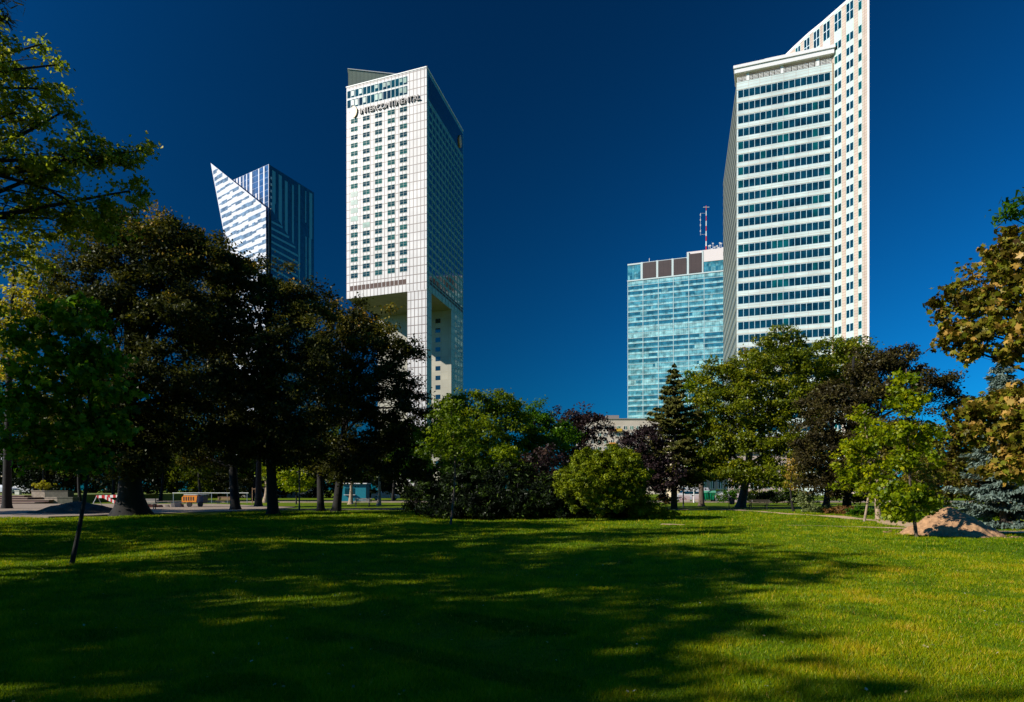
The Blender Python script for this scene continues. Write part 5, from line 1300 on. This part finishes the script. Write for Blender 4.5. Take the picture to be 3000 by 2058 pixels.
pile('reddish rubble pile near the pale slatted bench', 452, 62, mat('brick_rubble', (.40, .16, .10), .9, var=.3), 1)
pile('grey rubble pile in front of the orange wagon', 512, 63, mat('grey_rubble', (.28, .25, .22), .9, var=.3), 2)

# ------------------------------------------------------------------ white pipe railing
def railing():
    Y = 84; x0, x1 = gx(505, Y), gx(728, Y); r = thing('pipe_railing', 'white horizontal pipe railing on thin posts beyond the orange wagon', 'railing', ((x0 + x1) / 2, Y, 0))
    h = gz_(1445, Y) ; xm = (x0 + x1) / 2; mb = MB(); mb.tube([(x0 - xm, 0, h), (x1 - xm, 0, h)], .045, 6); mb.build('rail', M_white, r)
    for px in (508, 546, 620, 666, 724):
        mb = MB(); mb.tube([(gx(px, Y) - xm, 0, 0), (gx(px, Y) - xm, 0, h - .05)], .04, 6); mb.build('post', M_grey, r)
railing()
def stakes():
    Y = 74; x, y = at(744, Y); r = thing('tree_stakes', 'pair of tall wooden stakes with a crossbar supporting a young tree', 'stakes', (x, y, 0))
    for s in (-.17, .17):
        mb = MB(); mb.tube([(s, 0, 0), (s, 0, 1.9)], .045, 6); mb.build('stake', M_wood, r)
    mb = MB(); mb.box(-.2, .2, -.03, .03, 1.72, 1.8); mb.build('crossbar', M_wood, r)
stakes()
# kiosk: teal box with a counter opening and a flat roof
def kiosk():
    Y = 96; x0, x1 = gx(1000, Y), gx(1072, Y); f = Fac((x0, Y), (x1, Y - .01)); r = thing('kiosk', 'teal kiosk seen under the dark maples behind a pale trunk', 'kiosk', ((x0 + x1) / 2, Y, 0))
    mb = MB(); f.box(mb, 0, f.w, 0, 2.5, -2.4, 0); wbuild(mb, 'wall', mat('shaded_teal_paint', (0.0, .17, .22), .5), r)  # teal darkened in the colour to stand in for tree shade
    mb = MB(); f.box(mb, -.2, f.w + .2, 2.5, 2.62, -2.6, .4); wbuild(mb, 'roof', M_white, r)
    mb = MB(); f.box(mb, .5, 1.9, 1.0, 1.9, -.05, .03); wbuild(mb, 'window', G_blue, r)
    mb = MB(); f.box(mb, .4, 2.0, .93, .985, 0, .3); wbuild(mb, 'counter', M_white, r)
kiosk()
# lamp posts
def lamp(label, px, Y, h, head=True, m=None):
    x, y = at(px, Y); r = thing('street_lamp', label, 'lamp post', (x, y, 0), 0, 'slim lamp posts')
    m = m or M_dark
    mb = MB(); mb.tube([(0, 0, 0), (0, 0, .6), (0, 0, h)], [.09, .06, .045], 8); mb.build('pole', m, r)
    if head:
        mb = MB(); mb.tube([(0, 0, h), (0, 0, h + .12), (0, 0, h + .4), (0, 0, h + .5)], [.06, .16, .22, .05], 10); mb.build('lamp_head', M_white, r)
lamp('thin dark lamp post in front of the bright lime tree', 877, 56, 4.3)
lamp('thin white lamp post by the white van', 2033, 88.5, 4.6, m=M_white)
lamp('thin white lamp post right of the dark red car', 2182, 88.6, 4.2, m=M_white)
lamp('dark lamp post on the grass left of the green container', 2002, 64, 4.0)
# low pink and white street fence
def street_fence():
    Y = 90.8; px = 1990; i = 0
    while px < 2200:
        if not (2050 < px < 2095):
            x0, x1 = gx(px, Y), gx(px + 34, Y); r = thing('street_fence', ['short pink panel fence in front of the cream building', 'pinkish fence panel beside the white van', 'pinkish fence panel right of the green container', 'pinkish fence panel between the forked trunks', 'last pinkish fence panel under the hanging leaves', 'pink fence panel'][min(i, 5)], 'fence', (x0, Y, .13), 0, 'pinkish street fence panels')
            mb = MB(); w = x1 - x0 - .1
            for k in range(12): mb.box(k * w / 12, k * w / 12 + .05, 0, .03, .08, .85)
            mb.build('balusters', mat('pink_paint', (.55, .33, .30), .6), r)
            mb = MB(); mb.box(0, w, -.01, .04, .85, .92); mb.box(0, w, -.01, .04, .03, .08); mb.build('rail', M_white, r); i += 1
        px += 38
street_fence()
# boulder near the pines, a molehill-like stone row
def stone(label, px, py, s, seed):
    x, y = gb(px, py); rr = np.random.default_rng(seed); mb = MB(); n = 10; rings = []
    me = bpy.data.meshes.new('boulder'); v, f = [], []
    for k in range(6):
        ph = math.pi / 2 * k / 5
        for j in range(n): an = 2 * math.pi * j / n; q = s * (1 + rr.normal(0, .08)); v.append((q * 1.3 * math.cos(an) * math.cos(ph), q * math.sin(an) * math.cos(ph), .7 * q * math.sin(ph) - .02))
    for k in range(5):
        for j in range(n): a, b = k * n + j, k * n + (j + 1) % n; f.append((a, b, b + n, a + n))
    me.from_pydata(v, [], f); me.update(); o = link('boulder', me, mat('pale_boulder', (.38, .37, .35), .85, var=.3, scale=5)); o.location = (x, y, float(gh(x, y))); tag(o, label, 'boulder')
stone('rounded pale boulder at the foot of the dark pines', 1570, 1518, .24, 1)
stone('flat pale stone in front of the middle sapling and the pines', 1405, 1514, .12, 2)
# fallen leaves and clover heads
def litter():
    n = 260; t = rng.uniform(-.8, .8, n); Y = np.exp(rng.uniform(math.log(4.5), math.log(30), n)); x = t * Y
    P = np.stack([x, Y, gh(x, Y) + .035 + .001 * Y], 1); N = np.array((0, 0, 1)) + rng.normal(0, .35, (n, 3))
    leaf_mesh('fallen_leaves', P, N, rng.uniform(.02, .04, n), rng.uniform(0, 1, n), 'maple', leaf_mat('fallen_leaf', [(0, (.20, .15, .05)), (.5, (.38, .33, .14)), (1, (.60, .58, .45))], trans=.2), None)
    o = bpy.context.scene.objects['fallen_leaves']; tag(o, 'tiny pale fallen leaves and clover heads scattered over the lawn', 'leaves', kind='stuff')
litter()
